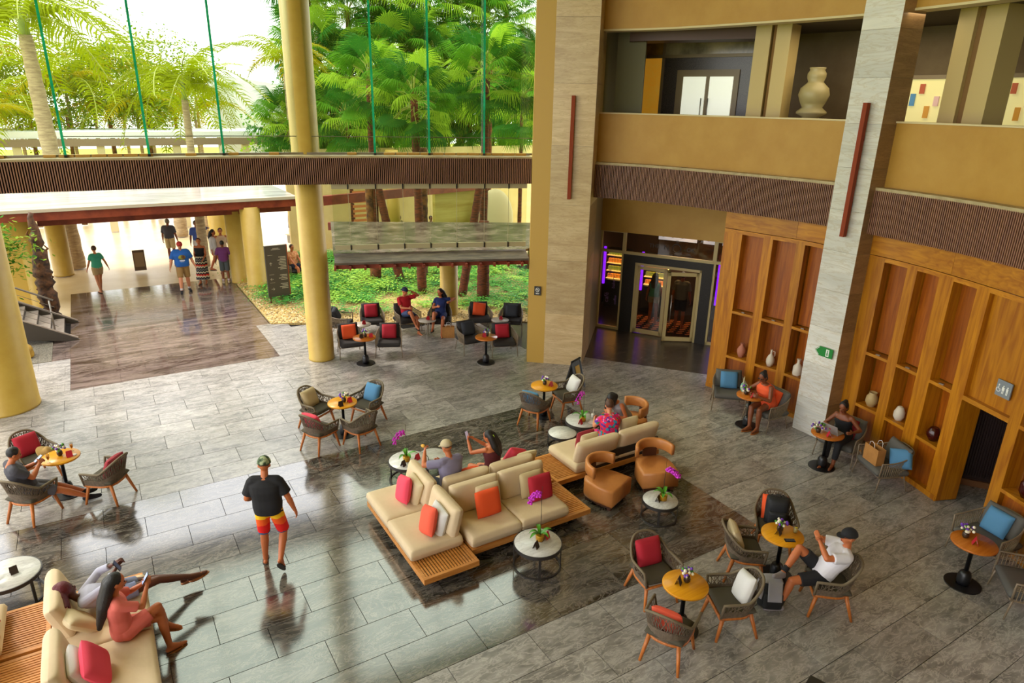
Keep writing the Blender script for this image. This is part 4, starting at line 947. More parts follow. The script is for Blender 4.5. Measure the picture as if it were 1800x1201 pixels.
posy(7.96, 11.43, .74, 'flower posy on the table by the sandwich board', 13); cube(8.04, 11.3, .74, .4, 'red menu card on the table by the sandwich board')
posy(5.9, 5.03, .74, 'purple and white posy on the table nearest the camera', 14); cube(5.78, 5.06, .74, .5, 'dark menu card on the table nearest the camera', 'b')
posy(7.93, 5.16, .74, 'white flower posy on the table with the phone', 15); cube(7.85, 5.12, .74, .3, 'dark menu card on the table with the phone', 'b')
posy(5.6, 16.4, .74, 'flower posy on the left wooden terrace table', 16); cube(5.48, 16.35, .74, .1, 'dark menu card on the left wooden terrace table', 'b'); cube(5.72, 16.3, .74, .1, 'red menu card on the left wooden terrace table')
posy(8.46, 14.92, .74, 'flower posy on the wooden terrace table by the pilaster', 17); cube(8.36, 14.9, .74, .1, 'red menu card on the wooden terrace table by the pilaster')
posy(11.52, 8.86, .74, 'yellow and purple posy before the woman in orange', 18, 1.4); cube(11.5, 8.66, .74, .8, 'red menu card before the woman in orange')
posy(11.3, 6.92, .74, 'large mixed posy beside the laptop', 19, 1.5); cube(11.32, 6.7, .74, .8, 'red menu card beside the laptop')
posy(10.2, 3.68, .74, 'white and purple posy on the table at the right edge', 20, 1.1); cube(10.15, 3.52, .74, .5, 'red menu card on the table at the right edge')
for x, y, z, lb in ((6.15, 18.05, .53, 'red card block on the leftmost pale side table'), (7.95, 17.58, .53, 'red card block on the middle pale side table'), (9.87, 16.58, .53, 'red card block on the rightmost pale side table')): cube(x, y, z, .2, lb)
cube(4.06, 10.2, .41, .5, 'dark menu card left of the orchid before the man in the cap', 'b'); cube(4.38, 10.3, .41, .4, 'red menu card right of the orchid before the man in the cap')
cube(4.83, 7.0, .41, .5, 'dark menu card left of the orchid nearest the camera', 'b'); cube(5.1, 7.12, .41, .4, 'red menu card right of the orchid nearest the camera')
cube(7.36, 7.1, .35, .5, 'dark menu card beside the drooping orchid', 'b'); cube(7.9, 10.0, .41, .5, 'red menu card beside the orchid with the straw cup'); cube(-1.72, 10.12, .41, .3, 'dark menu card on the marble table at the left edge', 'b')
# drinks, phones, cups
gl = glassm('drinking_glass', '#f2f2f0'); beer = M('amber_drink', '#d8801a', .2)
def drink(x, y, z, label, foot=True):
    t = thing('drink_glass', label, 'glass', (x, y, z)); m = MB()
    if foot: m.lathe([(.03, 0), (.03, .004), (.005, .008), (.005, .05), (.028, .09), (.03, .17), (.028, .17), (.026, .09)], 18)
    else: m.lathe([(.032, 0), (.038, .1), (.036, .1), (.03, .008)], 18)
    m.build('bowl', gl, t); m = MB(); m.lathe([(.01, .055), (.025, .09), (.026, .125)] if foot else [(.03, .01), (.034, .075)], 16); m.build('drink', beer if foot else M('lemonade', '#d8cf8a', .2), t)
    if not foot: m = MB(); m.ell((.01, 0, .08), (.02, .02, .006), n=10, m=4); m.build('lemon_slice', M('lemon', '#e8cf30', .5), t)
for x, y, z, lb in ((-1.32, 12.7, .74, 'stemmed glass of amber drink nearer the man in dark grey'), (-.98, 12.98, .74, 'glass of amber drink at the far rim of the left table')): drink(x, y, z, lb)
drink(8.1, 5.02, .74, 'tumbler of lemonade with a lemon slice', False)
m = MB(); m.lathe([(.045, 0), (.05, .004), (.001, .005)], 20); o = m.build('coaster', M('coaster_white', '#d9cfc8', .6)); o.location = (-.96, 12.8, .74); tag(o, 'white paper coaster on the left honey wood table', 'coaster')
def phone(x, y, z, rot, label, scr='#24262c'):
    t = thing('mobile_phone', label, 'phone', (x, y, z)); t.rotation_euler = rot; m = MB(); m.box((0, 0, 0), (.072, .148, .009)); m.build('case', black, t); m = MB(); m.box((0, 0, .005), (.064, .138, .002)); m.build('screen', M('screen_'+scr[1:], scr, .2, emit=.3 if scr != '#24262c' else 0), t)
phone(7.86, 4.93, .745, (0, 0, 1.0), 'dark phone lying on the table beside the posy')
t = thing('paper_cup', 'white cup with a straw beside the orchid', 'cup', (8.3, 10.1, .41)); m = MB(); m.lathe([(.028, 0), (.036, .09), (.001, .088)], 16); m.build('cup', cardw, t); m = MB(); m.tube([(0, 0, .08), (.03, .02, .2)], .004, 5); m.build('straw', cardw, t)
m = MB(); m.pad((0, 0, .012), (.16, .12, .03), p=4, q=2); o = m.build('napkin', M('napkin_paper', '#c9b8b0', .8)); o.location = (8.14, 9.93, .41); o.rotation_euler = (0, 0, .5); tag(o, 'crumpled paper napkin beside the straw cup', 'napkin')
# laptop
t = thing('laptop', 'silver laptop open on the wooden table before the woman in black', 'laptop', (11.58, 6.78, .74), PI/2+.05)
alu = M('aluminium', '#a5a3a0', .35, metal=.4)
m = MB(); m.box((0, -.0, .008), (.31, .21, .014)); m.build('keyboard_deck', alu, t); m = MB(); m.box((0, 0, 0), (.31, .21, .007), X=TR(0, .14, .105, math.radians(68))); m.build('lid', alu, t); m = MB(); m.ell((0, 0, 0), (.018, .018, .002), X=TR(0, .147, .105, math.radians(68)), n=8, m=4); m.build('lid_emblem', cardr, t)
# bags
def paperbag(x, y, z, a, w_, h_, d_, label):
    t = thing('paper_bag', label, 'bag', (x, y, z), a, 'brown paper carrier bags'); kr = M('kraft_paper', '#b07a3c', .8, col2='#a16d33', sc=6)
    m = MB(); m.box((0, 0, .003), (w_, d_, .006))
    for sx, sy, ww_, dd in ((0, -d_/2, w_, .004), (0, d_/2, w_, .004), (-w_/2, 0, .004, d_), (w_/2, 0, .004, d_)): m.box((sx, sy, h_/2), (ww_, dd, h_))
    m.build('sack', kr, t)
    for sy in (-1, 1): m = MB(); m.tube([(-w_*.2, sy*d_/2, h_), (-w_*.15, sy*d_/2*1.1, h_+.08), (0, sy*d_/2*1.2, h_+.11), (w_*.15, sy*d_/2*1.1, h_+.08), (w_*.2, sy*d_/2, h_)], .005, 5); m.build('handle', cardw, t)
paperbag(11.72, 6.0, .44, 1.2, .36, .32, .16, 'brown paper bag with pale handles on the grey chair'); paperbag(8.45, 17.25, 0, -.5, .36, .34, .15, 'brown paper bag on the floor by the woman in blue')
def backpack(x, y, z, a, label, body, pocket):
    t = thing('backpack', label, 'backpack', (x, y, z), a, None); m = MB(); m.pad((0, 0, 0), (.34, .46, .26), p=5, q=2.6, X=TR(0, 0, .24, math.radians(88))); m.build('body', body, t)
    m = MB(); m.pad((0, 0, 0), (.26, .24, .1), p=5, q=2.5, X=TR(0, -.13, .16, math.radians(88))); m.build('front_pocket', pocket, t)
    for sx in (-.08, .08): m = MB(); m.tube([(sx, .1, .44), (sx*1.2, .17, .36), (sx*1.5, .17, .18), (sx*1.3, .1, .06)], .02, 6); m.build('strap', body, t)
    m = MB(); m.tube([(-.04, .02, .46), (-.03, .02, .5), (.03, .02, .5), (.04, .02, .46)], .009, 5); m.build('handle', body, t); return t
bkf = M('black_nylon', '#15161a', .7, bump=.3)
backpack(8.4, 5.58, .47, face(8.4, 5.58, 7.9, 5.1)+PI, 'black backpack standing on the woven chair', bkf, bkf)
bp = backpack(7.3, 4.72, .0, -.6, 'black backpack on the floor with a grey sweater draped over it', bkf, bkf)
m = MB(); m.pad((0, 0, 0), (.2, .3, .05), p=4, q=2.2, X=TR(-.0, -.15, .34, math.radians(74))); m.pad((0, 0, 0), (.13, .26, .05), p=4, q=2.2, X=TR(-.18, -.05, .3, math.radians(80), 0, -.9)); m.pad((0, 0, 0), (.26, .16, .06), p=4, q=2, X=TR(-.02, -.04, .475, .25)); m.build('grey_sweater', M('light_grey_knit', '#9c9aa2', .9, bump=.5, bs=30), bp)
# sun hat / bag in left chair
t = thing('sun_hat', 'tan straw hat tipped on the chair beside the red pillow', 'hat', (-1.42, 13.5, .56), .4); m = MB(); m.lathe([(.17, 0), (.17, .008), (.09, .02), (.08, .1), (.05, .125), (.001, .13)], 24, X=TR(0, 0, 0, .5, .6)); m.build('crown', M('straw', '#b08a4c', .8, bump=.4), t)
# sandwich board
t = thing('sandwich_board', 'black folding sandwich board with a yellow poster by the marble column', 'sign', (9.5, 12.35, 0), .4)
for s_ in (-1, 1):
    X_ = TR(0, s_*.19, .0, s_*math.radians(15)) @ Matrix.Diagonal((.85, 1, .82, 1)); m = MB()
    for a, b, c, d in ((-.24, -.2, 0, .95), (.2, .24, 0, .95), (-.24, .24, .88, .95), (-.24, .24, .15, .2)): m.box(((a+b)/2, 0, (c+d)/2), (b-a, .03, d-c), X=X_)
    m.build('frame', black, t); m = MB(); m.box((0, 0, .54), (.4, .012, .68), X=X_); m.build('board', M('blackboard', '#1c1b1a', .5), t)
    m = MB(); m.box((0, -s_*-.01, .62), (.22, .006, .26), X=X_ @ TR(0, s_*.004, 0)); m.build('poster', M('yellow_poster', '#c9a22c', .6), t)
t = thing('menu_stand', 'black square topped stand cut by the lower edge of the picture', 'stand', (5.7, 2.95, 0), .3); m = MB(); m.box((0, 0, .45), (.1, .1, .9)); m.build('post', black, t); m = MB(); m.box((0, 0, .91), (.26, .26, .02)); m.build('top', black, t)
# niche vases
def vase(y, dz, prof, mt, label, handle=None, mt2=None):
    q = wp(y); t = thing('niche_vase', label, 'vase', (q[0]+.15, y, .96+dz), 0, None); m = MB(); m.lathe(prof, 24); m.build('body', mt, t)
    if handle: m = MB(); m.tube(handle, .009, 6); m.build('handle', mt2 or mt, t)
    return t
terra = M('pink_terracotta', '#b5745c', .7); bone = M('bone_ceramic', '#cfc2ae', .5); sandc = M('sand_ceramic', '#b59a68', .6); oxb = M('oxblood_glaze', '#3c0f0c', .15)
vase(10.14, 0, [(.05, 0), (.09, .1), (.1, .18), (.07, .25), (.035, .29), (.03, .33), (.045, .35), (.04, .35)], terra, 'small pink terracotta amphora in the first niche', [(.035, 0, .33), (.09, 0, .31), (.08, 0, .24)])
vase(9.4, 0, [(.06, 0), (.09, .08), (.095, .16), (.06, .25), (.022, .3), (.02, .38), (.028, .4), (.024, .4)], bone, 'white jug with a thin handle in the second niche', [(.02, -.0, .36), (.06, -.05, .35), (.06, -.06, .27), (.05, -.05, .23)])
vase(8.72, 0, [(.09, 0), (.1, .02), (.1, .2), (.06, .25), (.035, .28), (.035, .36), (.05, .38), (.045, .38)], bone, 'white bottle with a brown neck beside the marble column', [(.035, -.02, .35), (.08, -.05, .32), (.075, -.05, .26)], terra)
vase(6.88, 0, [(.07, 0), (.12, .1), (.11, .2), (.07, .27), (.08, .3), (.075, .3), (.06, .26)], sandc, 'sand coloured round pot above the laptop woman')
vase(6.22, 0, [(.06, 0), (.1, .08), (.1, .17), (.06, .27), (.035, .29), (.03, .29)], bone, 'white egg shaped vase in the niche over the paper bag')
vase(5.42, 0, [(.06, 0), (.115, .09), (.12, .15), (.08, .24), (.06, .26), (.055, .26)], oxb, 'glossy dark red round vase in the niche')
vase(3.62, 0, [(.05, 0), (.1, .1), (.1, .25), (.05, .33), (.04, .36), (.035, .36)], oxb, 'dark red vase at the right edge of the picture')
# ================= PEOPLE =================
V = Vector
def ik(a, t, l1, l2, pole):
    d = t-a; D = max(min(d.length, l1+l2-.004), abs(l1-l2)+.02); u = d.normalized(); x = (l1*l1-l2*l2+D*D)/(2*D); h = math.sqrt(max(l1*l1-x*x, 0))
    p = V(pole)-u*V(pole).dot(u); p = p.normalized() if p.length > 1e-4 else V((0, 0, 1))
    return a+u*x+p*h, a+u*D
SK = dict(tan=M('skin_tan', '#b8683c', .5), fair=M('skin_fair', '#c9825c', .5), brown=M('skin_brown', '#7c4324', .5), deep=M('skin_deep', '#5a3020', .5))
HAIR = dict(black=M('hair_black', '#120c0b', .55, bump=.5, bs=60), brown=M('hair_brown', '#4a2c1a', .6, bump=.5, bs=60), red=M('hair_burgundy', '#5a0f1c', .6, bump=.6, bs=50), grey=M('hair_grey', '#6e6258', .6, bump=.4))
eyem = M('eye_dark', '#1b1210', .2); lipm = M('lips', '#8c3a2e', .5); solem = M('sandal_sole', '#241c1a', .7)
PEOPLE = []
def rem(o, vox, it=3):
    r = o.modifiers.new('remesh', 'REMESH'); r.mode = 'VOXEL'; r.voxel_size = vox; r.use_smooth_shade = True
    s = o.modifiers.new('smooth', 'SMOOTH'); s.iterations = it; s.factor = .5; PEOPLE.append(o); return o
def hand(m, wr, d, n, s=1, curl=.5, side=1):
    """palm, four fingers and a thumb; d along the hand, n palm normal"""
    d = d.normalized(); n = (n-d*n.dot(d)); n = n.normalized() if n.length > 1e-3 else V((0, 0, 1)); w_ = d.cross(n).normalized()*side
    R = Matrix((w_, d, n)).transposed()
    m.ell(wr+d*.045*s, (.04*s, .052*s, .018*s), R=R)
    for k, l in enumerate((.066, .076, .072, .056)):
        b = wr+d*.085*s+w_*(.03-.02*k)*s; c1 = math.cos(curl*.7); s1 = math.sin(curl*.7); c2, s2 = math.cos(curl*1.8), math.sin(curl*1.8)
        p1 = b+(d*c1+n*s1)*l*.5*s; p2 = p1+(d*c2+n*s2)*l*.5*s; m.cap(b-d*.02*s, p1, .0095*s, .0085*s, 6); m.cap(p1, p2, .0085*s, .0075*s, 6)
    b = wr+d*.03*s+w_*.032*s; p1 = b+(d*.6+w_*.75+n*.2)*.032*s; p2 = p1+(d*.85+w_*.2+n*.5)*.03*s; m.cap(b, p1, .012*s, .0095*s, 6); m.cap(p1, p2, .0095*s, .008*s, 6)
def person(label, loc, rz, P, L_, vox=.010):
    t = thing('person', label, 'person', loc, rz); s = P.get('s', 1.0); fat = P.get('fat', 1); fem = L_.get('fem', False)
    pel, neck, head = V(P['pel']), V(P['neck']), V(P['head']); head = neck+(head-neck)*.93; fc = V(P.get('face', (0, 1, 0))).normalized()
    rt = V(P.get('rt', (1, 0, 0))).normalized(); sh = (.175 if fem else .2)*s*(1+(fat-1)*.5); hp = (.095 if fem else .09)*s
    sr = V(P.get('srt', rt)).normalized()
    up = (neck-pel).normalized(); fw = sr.cross(up)*-1; fw = up.cross(sr); fw = fw if fw.dot(V((0, 1, 0))) >= -.2 or P.get('nofl') else fw
    def sp(f, b=.0): return pel+(neck-pel)*f
    tl = (neck-pel).length
    rings = [(-.16, .13, .1), (-.04, .165, .115), (.12, .155, .11), (.38, .13 if fem else .15, .098), (.65, .155 if fem else .172, .112), (.84, .165 if fem else .185, .1), (.95, .12, .075), (1.02, .06, .055)]
    rings = [(sp(f), (rt*(1-max(0, min(1, f)))+sr*max(0, min(1, f))).normalized()*w_*s*(fat if f < .8 else 1+(fat-1)*.4), fw*dp*s*(1+(fat-1)*(1.6 if .1 < f < .7 else .8))) for f, w_, dp in rings]
    m = MB(); m.loft(rings)
    shR, shL = sp(.9)+sr*(sh-.03*s), sp(.9)-sr*(sh-.03*s); hR, hL = pel+rt*hp-up*.02, pel-rt*hp-up*.02
    eR, wR = ik(shR, V(P['hR']), .285*s, .25*s, P.get('eR', (.6, -.6, -.6))); eL, wL = ik(shL, V(P['hL']), .285*s, .25*s, P.get('eL', (-.6, -.6, -.6)))
    kR, aR = ik(hR, V(P['fR']), .43*s, .42*s, P.get('kR', (.1, 1, .3))); kL, aL = ik(hL, V(P['fL']), .43*s, .42*s, P.get('kL', (-.1, 1, .3)))
    tf = (fat-1)*.6+1; af = .86 if fem else 1
    for S_, E_, W_ in ((shR, eR, wR), (shL, eL, wL)):
        m.cap(S_, E_, .055*s*af*tf, .041*s*af*tf); mid = E_+(W_-E_)*.3; m.cap(E_, mid, .04*s*af, .043*s*af*tf); m.cap(mid, W_, .042*s*af*tf, .027*s*af)
    for H_, K_, A_ in ((hR, kR, aR), (hL, kL, aL)):
        m.cap(H_, K_, .088*s*tf, .056*s*tf, 12); bk = (K_-H_).normalized()-(A_-K_).normalized(); mid = K_+(A_-K_)*.32; m.cap(K_, mid, .053*s*tf, .057*s*tf, 12); m.cap(mid, A_, .056*s*tf, .035*s, 12)
    feet = []
    for A_, K_, fd in ((aR, kR, P.get('fdR', (.15, 1, 0))), (aL, kL, P.get('fdL', (-.15, 1, 0)))):
        fd = V(fd).normalized(); dn = (A_-K_).normalized(); dn = (dn-fd*dn.dot(fd)).normalized(); heel = A_-fd*.035*s+dn*.045*s; ball = A_+fd*.13*s+dn*.055*s; toe = A_+fd*.185*s+dn*.06*s
        m.cap(heel, ball, .032*s, .03*s); m.cap(ball, toe, .032*s, .022*s); m.cap(A_, ball, .038*s, .026*s); feet.append((heel, ball, toe, fd, dn, A_))
    hand(m, wR, wR-eR, V(P.get('nR', (-1, 0, 0))), s, P.get('curl', .5), 1 if P.get('tR', 1) > 0 else -1); hand(m, wL, wL-eL, V(P.get('nL', (1, 0, 0))), s, P.get('curl', .5), -1 if P.get('tL', 1) > 0 else 1)
    # head
    hu = (head-neck).normalized(); hu = (hu+V((0, 0, .6 if abs(hu.z) > .3 else 0))).normalized() if not P.get('hup') else V(P['hup']).normalized()
    fc = (fc-hu*fc.dot(hu)).normalized(); hr = fc.cross(hu); R = Matrix((hr, fc, hu)).transposed()
    m.cap(neck-hu*.03, head-hu*.06*s, .055*s*af, .05*s*af); m.ell(head+hu*.02*s-fc*.008*s, (.076*s, .095*s, .1*s), R=R, n=18, m=12); m.ell(head-hu*.045*s+fc*.022*s, (.055*s, .068*s, .068*s), R=R); m.ell(head+fc*.095*s-hu*.022*s, (.012*s, .016*s, .024*s), R=R)
    for q in (-1, 1): m.ell(head+hr*.078*s*q-hu*.01*s-fc*.01*s, (.01*s, .02*s, .03*s), R=R)
    skin = SK[L_['skin']]
    rem(m.build('body', skin, t), vox, 2)
    for q in (-1, 1):
        m = MB(); m.ell(head+hr*.03*s*q+fc*.082*s+hu*.012*s, (.011*s, .008*s, .007*s), R=R, n=8, m=6); m.build('eye', eyem, t)
    m = MB(); m.ell(head+fc*.088*s-hu*.062*s, (.022*s, .008*s, .007*s), R=R, n=8, m=6); m.build('mouth', lipm, t)
    cv = max(vox, .011)
    # clothing
    if L_.get('top'):
        mt, sl = L_['top'], L_.get('sleeve', .6); lo = L_.get('hem', -.1); m = MB(); rr = []
        hi = L_.get('neckline', .99)
        fs = [lo]+[f for f in (.12, .38, .65, .84, .93) if lo+.05 < f < hi-.03]+[hi]
        for f in fs:
            k = min(range(len(rings)-1), key=lambda i: 0 if [(-.16, -.04, .12, .38, .65, .84, .95, 1.02)[i] <= f <= (-.16, -.04, .12, .38, .65, .84, .95, 1.02)[i+1]][0] else 1)
            F = (-.16, -.04, .12, .38, .65, .84, .95, 1.02); q = max(0, min(1, (f-F[k])/(F[k+1]-F[k]))); c, u, v_ = (rings[k][i]*(1-q)+rings[k+1][i]*q for i in range(3)); e = L_.get('loose', .018)*(1 if f < .9 else .5)
            rr.append((sp(f), u*(1+e/u.length), v_*(1+e/v_.length)))
        m.loft(rr, 20)
        if sl: m.cap(shR+(neck-shR)*.12, shL+(neck-shL)*.12, .068*s*tf*af+.006, .068*s*tf*af+.006); m.cap(shR, sp(.93)+sr*.06*s, .064*s*af+.004, .055*s); m.cap(shL, sp(.93)-sr*.06*s, .064*s*af+.004, .055*s)
        if sl:
            for S_, E_, W_ in ((shR, eR, wR), (shL, eL, wL)):
                a = S_-(E_-S_)*.15; r0, r1 = .066*s*tf*af+.006, .056*s*tf*af+L_.get('loose', .018)*.8
                if sl <= 1: m.tube([a, S_, S_+(E_-S_)*sl], [r0*.6, r0, r1], 12)
                else: m.cap(S_, E_, r0, .05*s*af+.01); m.tube([E_, E_+(W_-E_)*(sl-1)], [.052*s*af+.008, .042*s*af+.012], 12)
        elif L_.get('straps'):
            for q in (1, -1): m.tube([sp(.78)+fw*.1*s+sr*.07*q*s, sp(.98)+sr*.075*q*s, sp(.8)-fw*.1*s+sr*.07*q*s], .009, 6)
        rem(m.build(L_.get('topn', 'shirt'), mt, t), cv, 3)
    if L_.get('bot'):
        mt, f1 = L_['bot'], L_.get('leg', .75); m = MB(); e = .016
        m.loft([(sp(.1), rings[2][1]*1.06, rings[2][2]*1.08), (sp(-.04), rings[1][1]*1.1, rings[1][2]*1.12), (sp(-.14), rings[0][1]*1.14, rings[0][2]*1.15)], 18)
        for H_, K_, A_ in ((hR, kR, aR), (hL, kL, aL)):
            if f1 <= 1: m.tube([H_-(K_-H_)*.1, H_, H_+(K_-H_)*f1], [.07*s*tf, .1*s*tf, (.088-.03*f1)*s*tf+.026], 14)
            else: m.cap(H_, K_, .1*s*tf, .07*s*tf, 12); m.tube([K_, K_+(A_-K_)*(f1-1)*.5, K_+(A_-K_)*(f1-1)], [.07*s*tf, .068*s, .055*s], 12)
        rem(m.build(L_.get('botn', 'shorts'), mt, t), cv, 3)
    if L_.get('dress'):
        mt, hem, wd = L_['dress']; m = MB(); z0 = pel.z
        if P.get('sit'):
            kc = (kR+kL)/2; m.loft([(sp(.12), rings[2][1]*1.1, rings[2][2]*1.15), (sp(-.05), rings[1][1]*1.15, rings[1][2]*1.2), (sp(-.15), rings[0][1]*1.25, rings[0][2]*1.3)], 18)
            for H_, K_ in ((hR, kR), (hL, kL)): m.tube([H_-(K_-H_)*.1, H_, H_+(K_-H_)*hem], [.08*s, .112*s, .088*s], 14)
        else: m.loft([(sp(.2), rings[2][1]*1.05, rings[2][2]*1.1), (sp(-.05), rings[1][1]*1.12, rings[1][2]*1.2), (V((pel.x, pel.y, (z0+hem)/2)), rt*(wd*.85), V((0, wd*.75, 0))), (V((pel.x, pel.y+.02, hem)), rt*wd, V((0, wd*.8, 0)))], 20)
        rem(m.build('skirt', mt, t), cv, 3)
    for (heel, ball, toe, fd, dn, A_), K_ in zip(feet, (kR, kL)):
        if L_.get('shoe'):
            m = MB(); m.cap(heel-dn*.005, ball, .043*s, .041*s); m.cap(ball, toe, .042*s, .034*s); m.cap(A_+dn*.01, ball, .045*s, .036*s)
            rem(m.build('shoe', L_['shoe'], t), .012, 2)
            if L_.get('sock'): m = MB(); m.tube([A_-(A_-K_)*.3, A_-(A_-K_)*.05], .043*s, 12); m.build('sock', L_['sock'], t)
        elif L_.get('sandal', solem):
            m = MB(); w_ = fd.cross(dn).normalized(); pts = []; c = (heel+toe)/2+dn*.034*s
            for k in range(16): a = 2*PI*k/16; pts.append(c+fd*.142*s*math.cos(a)+w_*(.048-.006*math.cos(a))*s*math.sin(a))
            m.quadpts(pts, .014); m.tube([ball+w_*.04+dn*.02, ball-dn*.034+fd*.0, ball-w_*.04+dn*.02], .007, 5); m.build('sandal', L_.get('sandal', solem), t)
    hs = L_.get('hair'); hm = HAIR.get(L_.get('hc', 'black'))
    if hs:
        m = MB(); m.ell(head+hu*.034*s-fc*.022*s, tuple(q*s*(.9 if L_.get('cap') else 1) for q in (.086, .094, .098)), R=R, n=16, m=10)
        if hs != 'short': m.ell(head-fc*.05*s-hu*.03*s, (.08*s, .06*s, .09*s), R=R)
        if hs in ('long', 'verylong'):
            ln = .34 if hs == 'long' else .56; dv = V(P.get('hairdir', (0, -.25, -1))).normalized(); b = head-fc*.08*s; pts = [b]
            side = V((1, 0, 0))
            for q in (-1, 0, 1):
                p0 = b+hr*.045*q*s+hu*.0; p1 = p0+dv*ln*.5+hr*.015*q-fc*.01; p2 = p1+dv*ln*.5-hr*.02*q; m.cap(head+hu*.05*s-fc*.04*s+hr*.03*q*s, p0, .06*s, .066*s); m.cap(p0, p1, .066*s, .07*s); m.cap(p1, p2, .07*s, .03*s)
        if hs == 'bun': m.ell(head+hu*.09*s-fc*.085*s, .045*s)
        if hs == 'braids':
            m.ell(head+hu*.04*s-fc*.03*s, (.105*s, .11*s, .105*s), R=R)
            for k in range(16):
                a = k*2*PI/16; b = head+hr*.085*math.cos(a)*s+hu*.085*math.sin(a)*s-fc*.04*s; m.cap(b, b+V(P.get('hairdir', (0, -.3, -1))).normalized()*(.13+.05*(k % 3))+hr*.04*math.cos(a)+hu*.02*math.sin(a), .024, .014)
            m.ell(head+hu*.1*s-fc*.06*s, .05*s)
        rem(m.build('hair', hm, t), .011, 2)
    if L_.get('cap'):
        mt, dr = L_['cap']; m = MB(); vs = []; n = 20; c = head+hu*.028*s-fc*.005*s
        for i in range(7):
            a = PI/2*i/6.01
            for j in range(n): b = 2*PI*j/n; vs.append(c+hr*(.094*s*math.cos(a)*math.cos(b))+fc*(.112*s*math.cos(a)*math.sin(b))+hu*(.108*s*math.sin(a)))
        m.add(vs, [(i*n+j, i*n+(j+1) % n, (i+1)*n+(j+1) % n, (i+1)*n+j) for i in range(6) for j in range(n)]+[tuple(range(6*n, 7*n)), tuple(range(n-1, -1, -1))], True); o = m.build('cap', mt, t)
        m = MB(); pts = [c+fc*dr*(.09+.075*math.sin(PI*k/10))*s+hr*.075*math.cos(PI*k/10)*s-hu*.012*math.sin(PI*k/10) for k in range(11)]; m.quadpts(pts, .008); m.build('cap_brim', mt, o)
    if L_.get('glasses'):
        m = MB()
        for q in (-1, 1): m.ell(head+hr*.032*s*q+fc*.092*s+hu*.012*s, (.026*s, .006*s, .018*s), R=R, n=10, m=6); m.tube([head+hr*.058*s*q+fc*.085*s+hu*.014*s, head+hr*.08*s*q+hu*.01*s], .003, 4)
        m.build('sunglasses', black, t)
    return t, dict(wR=wR, wL=wL, head=head, R=R, neck=neck, pel=pel, fw=fw, sp=sp)
cl = lambda n, c, **k: M('cloth_'+n, c, .85, bump=.25, bs=18, **k)
def patt(name, fn):
    m = bpy.data.materials.new(name); m.use_nodes = True; N = m.node_tree.nodes; L = m.node_tree.links; b = N['Principled BSDF']; b.inputs['Roughness'].default_value = .85
    t = N.new('ShaderNodeTexCoord'); fn(N, L, t.outputs['Object'], b.inputs['Base Color']); return m
def ramp(N, L, src, dst, stops, const=True):
    r = N.new('ShaderNodeValToRGB'); r.color_ramp.interpolation = 'CONSTANT' if const else 'LINEAR'
    while len(r.color_ramp.elements) < len(stops): r.color_ramp.elements.new(.5)
    for e, (p, c) in zip(r.color_ramp.elements, stops): e.position = p; e.color = lin(c)
    L.new(src, r.inputs[0]); L.new(r.outputs[0], dst)
def f_board(N, L, s, d):
    x = N.new('ShaderNodeSeparateXYZ'); L.new(s, x.inputs[0]); n = N.new('ShaderNodeTexNoise'); n.inputs['Scale'].default_value = 9; L.new(s, n.inputs[0])
    a = N.new('ShaderNodeMath'); a.operation = 'MULTIPLY_ADD'; a.inputs[1].default_value = .12; L.new(n.outputs[0], a.inputs[0]); L.new(x.outputs[2], a.inputs[2])
    mr = N.new('ShaderNodeMapRange'); mr.inputs[1].default_value = .55; mr.inputs[2].default_value = 1.05; L.new(a.outputs[0], mr.inputs[0])
    ramp(N, L, mr.outputs[0], d, [(0, '#1a5c8c'), (.14, '#e01510'), (.45, '#f05a12'), (.66, '#f5c010'), (.86, '#181412'), (.92, '#f0b010')])
def f_chev(N, L, s, d):
    x = N.new('ShaderNodeSeparateXYZ'); L.new(s, x.inputs[0]); p = N.new('ShaderNodeMath'); p.operation = 'PINGPONG'; p.inputs[1].default_value = .045; L.new(x.outputs[0], p.inputs[0])
    a = N.new('ShaderNodeMath'); a.operation = 'ADD'; L.new(p.outputs[0], a.inputs[0]); L.new(x.outputs[2], a.inputs[1]); m = N.new('ShaderNodeMath'); m.operation = 'MODULO'; m.inputs[1].default_value = .36; L.new(a.outputs[0], m.inputs[0])
    q = N.new('ShaderNodeMath'); q.operation = 'DIVIDE'; q.inputs[1].default_value = .36; L.new(m.outputs[0], q.inputs[0])
    ramp(N, L, q.outputs[0], d, [(0, '#d8301f'), (.15, '#231f24'), (.3, '#d8cdb0'), (.42, '#231f24'), (.55, '#6e6a68'), (.7, '#231f24'), (.85, '#d8cdb0')])
def f_floral(N, L, s, d):
    v = N.new('ShaderNodeTexVoronoi'); v.inputs['Scale'].default_value = 22; L.new(s, v.inputs[0]); x = N.new('ShaderNodeSeparateColor'); L.new(v.outputs['Color'], x.inputs[0])
    ramp(N, L, x.outputs[0], d, [(0, '#c81c6a'), (.25, '#e02438'), (.5, '#5a2a8c'), (.68, '#2a8cae'), (.82, '#e884b8'), (.92, '#2d7a4a')])
def f_camo(N, L, s, d):
    n = N.new('ShaderNodeTexNoise'); n.inputs['Scale'].default_value = 14; L.new(s, n.inputs[0]); ramp(N, L, n.outputs[0], d, [(0, '#2c3a26'), (.45, '#5c7050'), (.56, '#a8b08a')])
board, chev, floral, camo = patt('board_shorts_print', f_board), patt('chevron_print', f_chev), patt('floral_print', f_floral), patt('camouflage_print', f_camo)
blackc = cl('black', '#17161a'); greyc = cl('dark_grey', '#3f3d45'); whitec = cl('white', '#d6d2d8'); khaki = cl('khaki', '#8f6d3c'); denim = cl('dark_blue_shorts', '#262a3c')
